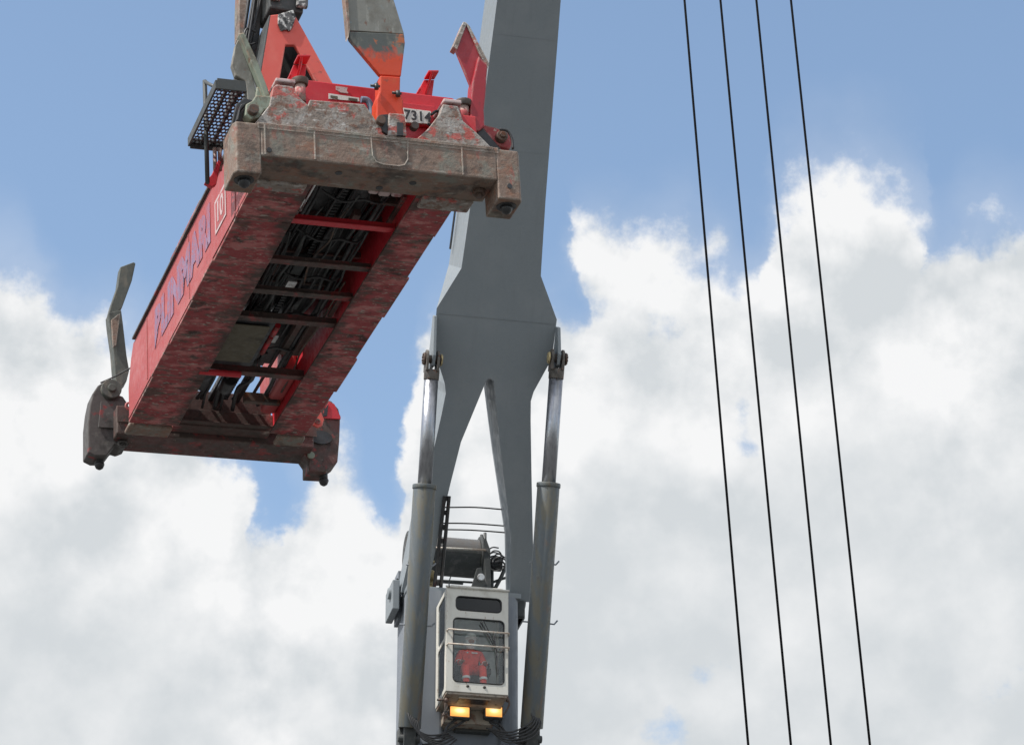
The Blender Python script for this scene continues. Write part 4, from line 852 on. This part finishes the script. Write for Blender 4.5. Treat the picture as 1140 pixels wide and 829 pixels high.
# clothing over the body (slightly larger)
J2 = [(V(0, 0, .10), (.18, .14)), (V(0, -.02, .30), (.17, .13)), (V(0, -.05, .50), (.19, .125)), (V(0, -.07, .575), (.085, .08))]
e2 = [(0, 1), (1, 2), (2, 3)]
def ch2(start, pts):
    pv = start
    for p in pts: J2.append(p); e2.append((pv, len(J2)-1)); pv = len(J2)-1
for s in (-1, 1):
    ch2(2, [(V(.20*s, -.05, .50), .082), (V(.28*s, -.10, .28), .070), (V(.255*s, -.31, .205), .055)])
    ch2(0, [(V(.10*s, -.05, .08), .115), (V(.175*s, -.46, .07), .090), (V(.175*s, -.53, -.22), .075), (V(.175*s, -.51, -.36), .066)])
skin_body('coverall', J2, e2, 'coverall', pr)
m = MB(); m.sphere((0, -.115, .835), .118, (1, 1.12, .86), 20)
m.tube([V(0, -.13, .80), V(0, -.13, .815)], [.135, .130], 24); m.build('helmet', 'helmet', pr)
m = MB(); m.sphere((0, -.09, .66), .095, (1.0, 1.0, .95), 16); m.sphere((0, -.075, .75), .108, (1.0, .85, 1.2), 16); m.build('hood', 'scarf', pr)
m = MB(); m.sphere((0, -.150, .755), .070, (.9, .8, 1.15), 16); m.slab([(-.012, -.212, .735), (.012, -.212, .735), (0, -.205, .785)], (0, -.022, -.004)); m.build('face', 'skin', pr, .003)
m = MB()
for s in (-1, 1): m.sphere((.026*s, -.204, .778), .010, (1.3, .6, .7), 10)
m.build('eye', 'ink', pr)
m = MB(); m.tube([V(-.022, -.206, .712), V(0, -.212, .709), V(.022, -.206, .712)], .005, 6); m.build('mouth', 'rustbrown', pr)
for s in (-1, 1):
    m = MB(); m.box((.05*s-.05, -.185, .47), (.05*s+.045*s+.03, -.172, .495)); m.build('chest_tape', 'reflective', pr, .003)
    m = MB(); m.tube([V(.268*s, -.20, .245), V(.263*s, -.24, .232)], .068, 16); m.build('sleeve_tape', 'reflective', pr, .004)
    m = MB(); m.tube([V(.175*s, -.528, -.17), V(.175*s, -.532, -.22)], .083, 16); m.build('leg_tape', 'reflective', pr, .004)
    m = MB(); m.sphere((.17*s, -.58, -.42), .07, (.8, 1.6, .7)); m.tube([V(.17*s, -.50, -.44), V(.17*s, -.50, -.33)], .062, 14); m.build('boot', 'boot', pr)

# ================================================================== FOUR ROPES ON THE RIGHT
Yr = 46.0
names = ['leftmost dark steel wire rope of four slanting down the sky', 'second dark steel wire rope from the left among four in the sky',
         'third dark steel wire rope from the left among four in the sky', 'rightmost dark steel wire rope of four crossing the big cloud']
for k, (xt, xb) in enumerate(((762, 833), (802, 880.5), (842, 925), (880.5, 968.5))):
    def at(px, py):
        d = ray(px, py); return d/d.y*Yr + V(0, 0, EYE)
    A_, B_ = at(xt, 0), at(xb, 829); d = (B_-A_).normalized()
    lo = A_+d*((0-A_.z)/d.z); hi = A_-d*26
    m = MB(); m.tube([hi, lo], .0195, 12); o = m.build('steel_rope', 'rope')
    tag(o, names[k], 'rope', 'steel ropes slanting down the right of the picture')

# ================================================================== GROUND
m = MB(); m.bm.faces.new([m.bm.verts.new(p) for p in ((-6000, -6000, 0), (6000, -6000, 0), (6000, 6000, 0), (-6000, 6000, 0))]); g = m.build('quay_ground', 'concrete'); tag(g, kind='structure')

# ================================================================== LIGHT AND SKY
SUN = V(-.52, -.30, .80).normalized()
el = math.asin(SUN.z); az = math.atan2(SUN.x, SUN.y)
ld = bpy.data.lights.new('sun', 'SUN'); ld.energy = 3.7; ld.angle = R(.5); ld.color = (1, .955, .89)
lo_ = bpy.data.objects.new('sun', ld); col.objects.link(lo_); lo_.rotation_euler = SUN.to_track_quat('Z', 'Y').to_euler(); lo_.location = (0, 0, 60)

w = bpy.data.worlds.new('World'); scene.world = w; w.use_nodes = True; nt = w.node_tree; nt.nodes.clear()
lk = nt.links.new
out = N(nt, 'ShaderNodeOutputWorld'); bg = N(nt, 'ShaderNodeBackground'); bg.inputs[1].default_value = .15; lk(bg.outputs[0], out.inputs[0])
sky = N(nt, 'ShaderNodeTexSky'); sky.sky_type = 'NISHITA'; sky.sun_disc = False; sky.sun_elevation = el; sky.sun_rotation = az
sky.air_density = 1.0; sky.dust_density = .6; sky.ozone_density = 1.5
tc = N(nt, 'ShaderNodeTexCoord'); D = tc.outputs['Generated']
def math_(op, a, b=None, c=None, clamp=False):
    n = N(nt, 'ShaderNodeMath', operation=op); n.use_clamp = clamp
    for i, v in enumerate((a, b, c)):
        if v is None: continue
        if isinstance(v, (int, float)): n.inputs[i].default_value = v
        else: lk(v, n.inputs[i])
    return n.outputs[0]
def dot_(v):
    n = N(nt, 'ShaderNodeVectorMath', operation='DOT_PRODUCT'); lk(D, n.inputs[0]); n.inputs[1].default_value = v; return n.outputs['Value']
fw = (0, math.cos(E0), math.sin(E0)); upv = (0, -math.sin(E0), math.cos(E0))
# tangent-plane sky coordinates about one fixed compass bearing and height (cloud bank positions)
dep = math_('MAXIMUM', dot_(fw), .05)
U = math_('MULTIPLY_ADD', math_('DIVIDE', dot_((1, 0, 0)), dep), 3.6, .570)
W = math_('MULTIPLY_ADD', math_('DIVIDE', dot_(upv), dep), -3.6, .4145)
def noise(scale, detail, rough, off=(0, 0, 0), dist=0, lac=2.0):
    mp = N(nt, 'ShaderNodeMapping'); mp.inputs['Location'].default_value = off; lk(D, mp.inputs[0])
    n = N(nt, 'ShaderNodeTexNoise'); n.inputs['Scale'].default_value = scale; n.inputs['Detail'].default_value = detail; n.inputs['Roughness'].default_value = rough
    n.inputs['Distortion'].default_value = dist; n.inputs['Lacunarity'].default_value = lac
    lk(mp.outputs[0], n.inputs['Vector']); return n.outputs['Fac']
# outline of the cloud tops along the bearing
wob = math_('MULTIPLY', math_('SUBTRACT', noise(22, 6, .6, (2, 8, 4)), .5), .12)
fc = N(nt, 'ShaderNodeFloatCurve'); lk(math_('MULTIPLY_ADD', math_('ADD', U, wob), 1/1.6, .2/1.6, clamp=True), fc.inputs['Value'])
H = [(-.2, .30), (.0, .285), (.03, .295), (.055, .335), (.09, .375), (.135, .372), (.17, .40), (.215, .44), (.25, .495), (.268, .545), (.29, .60), (.305, .59), (.325, .53), (.36, .508), (.40, .515), (.425, .56), (.445, .50), (.462, .42), (.485, .365), (.52, .345), (.59, .335), (.62, .325), (.635, .30), (.645, .245), (.67, .238), (.70, .262), (.75, .260), (.79, .285), (.835, .285), (.855, .225), (.88, .195), (.925, .172), (.97, .182), (1.005, .205), (1.03, .235), (1.042, .285), (1.055, .28), (1.08, .262), (1.11, .25), (1.15, .258), (1.4, .25)]
cv = fc.mapping.curves[0]
while len(cv.points) > 2: cv.points.remove(cv.points[-1])
cv.points[0].location = ((H[0][0]+.2)/1.6, H[0][1]); cv.points[-1].location = (1, H[-1][1])
for x, y in H[1:-1]: cv.points.new((x+.2)/1.6, y)
fc.mapping.update()
field = math_('DIVIDE', math_('SUBTRACT', W, fc.outputs[0]), .075)
field = math_('MINIMUM', math_('MAXIMUM', field, -1.6), 1.15)
def blob(cx, cy, rx, ry, amp):
    a = math_('DIVIDE', math_('SUBTRACT', U, cx), rx); b = math_('DIVIDE', math_('SUBTRACT', W, cy), ry)
    r2 = math_('ADD', math_('MULTIPLY', a, a), math_('MULTIPLY', b, b))
    return math_('MULTIPLY', math_('POWER', 2.718, math_('MULTIPLY', r2, -1)), amp)
for b in ((.655, .335, .03, .03, -.9), (.71, .345, .05, .02, -.35), (.785, .40, .045, .022, -.75), (.745, .365, .03, .02, -.5), (.84, .262, .025, .022, -.5), (.828, .47, .012, .03, -.45), (.815, .45, .02, .015, -.4), (.835, .50, .02, .012, -.4), (.69, .30, .03, .025, .3),
          (.245, .36, .03, .05, -.9), (.43, .54, .03, .05, -1.0), (1.14, .745, .03, .025, -.6), (1.085, .775, .04, .03, -.45), (.80, .27, .02, .02, .5), (.33, .575, .02, .06, -.7), (.775, .75, .05, .03, -.7), (.735, .81, .05, .03, -.6), (.70, .385, .05, .025, -.45)):
    field = math_('ADD', field, blob(*b))
front = N(nt, 'ShaderNodeMapRange'); front.inputs['From Min'].default_value = .93; front.inputs['From Max'].default_value = .975; lk(dep, front.inputs['Value'])
rest = math_('MULTIPLY', math_('SUBTRACT', noise(2.2, 6, .55, (3, 1, 5)), .47), 9)
mixf = N(nt, 'ShaderNodeMix'); lk(front.outputs[0], mixf.inputs[0]); lk(rest, mixf.inputs[2]); lk(field, mixf.inputs[3]); field = mixf.outputs[0]
n1 = noise(34, 10, .60); n2 = noise(34, 10, .60, (.008, .008, -.012)); n3 = noise(9, 4, .5, (7, 2, 1)); n3b = noise(14, 3, .45, (4, 9, 2)); n4 = noise(90, 6, .6, (1, 5, 2))
billow = math_('MULTIPLY', math_('SUBTRACT', n1, .5), 3.4)
full = math_('ADD', field, billow)
full = math_('ADD', full, math_('MULTIPLY', math_('SUBTRACT', n4, .5), .7))
cm = N(nt, 'ShaderNodeMapRange'); cm.interpolation_type = 'SMOOTHSTEP'; lk(full, cm.inputs['Value']); cm.inputs['From Min'].default_value = -.26; cm.inputs['From Max'].default_value = .46
veil = N(nt, 'ShaderNodeMapRange'); veil.interpolation_type = 'SMOOTHSTEP'; lk(math_('ADD', field, math_('MULTIPLY', math_('SUBTRACT', noise(12, 5, .55, (8, 3, 6)), .5), 3.0)), veil.inputs['Value'])
veil.inputs['From Min'].default_value = -1.1; veil.inputs['From Max'].default_value = .7; veil.inputs['To Max'].default_value = .22
cmv = math_('SUBTRACT', 1, math_('MULTIPLY', math_('SUBTRACT', 1, cm.outputs[0]), math_('SUBTRACT', 1, veil.outputs[0])))
# brightness: relief of the billows plus slow grey undersides, greyer lower in each bank
n5 = noise(30, 5, .5, (5, 5, 5)); n6 = noise(30, 5, .5, (5.01, 5.006, 4.982))
relief = math_('ADD', math_('MULTIPLY', math_('SUBTRACT', n1, n2), .45), math_('MULTIPLY', math_('SUBTRACT', n5, n6), .9))
depth = math_('MULTIPLY', math_('SUBTRACT', W, fc.outputs[0]), 1.0)
dcl = N(nt, 'ShaderNodeMapRange'); dcl.interpolation_type = 'SMOOTHSTEP'; lk(depth, dcl.inputs['Value']); dcl.inputs['From Min'].default_value = .05; dcl.inputs['From Max'].default_value = .42; dcl.inputs['To Min'].default_value = 0; dcl.inputs['To Max'].default_value = .17
gr3 = math_('MULTIPLY', math_('SUBTRACT', n3b, .48), .20)
gr4 = math_('MULTIPLY', math_('SUBTRACT', n3, .5), .30)
calm = math_('SUBTRACT', 1, math_('MULTIPLY', dcl.outputs[0], .62/.17))
var = math_('MULTIPLY', math_('SUBTRACT', math_('ADD', relief, gr4), gr3), calm)
br = math_('SUBTRACT', math_('ADD', var, .925), dcl.outputs[0])
br = math_('MINIMUM', math_('MAXIMUM', br, .70), .96)
ramp = N(nt, 'ShaderNodeValToRGB'); lk(br, ramp.inputs[0]); e = ramp.color_ramp.elements
e[0].position = .5; e[0].color = (.52, .57, .61, 1); e[1].position = .95; e[1].color = (.93, .935, .94, 1)
q = e.new(.72); q.color = (.68, .715, .74, 1)
sc10 = N(nt, 'ShaderNodeVectorMath', operation='SCALE'); lk(ramp.outputs[0], sc10.inputs[0]); sc10.inputs['Scale'].default_value = 4.75
skt = N(nt, 'ShaderNodeVectorMath', operation='MULTIPLY'); lk(sky.outputs[0], skt.inputs[0]); skt.inputs[1].default_value = (1.14, 1.08, .98)
mx = N(nt, 'ShaderNodeMix', data_type='RGBA'); lk(cmv, mx.inputs[0]); lk(skt.outputs[0], mx.inputs[6]); lk(sc10.outputs[0], mx.inputs[7])
lk(mx.outputs[2], bg.inputs[0])

# ------------------------------------------------------------------ render settings
scene.render.engine = 'CYCLES'
scene.view_settings.view_transform = 'Standard'; scene.view_settings.look = 'None'; scene.view_settings.exposure = .48; scene.view_settings.gamma = 1
scene.cycles.max_bounces = 8; scene.cycles.transparent_max_bounces = 12
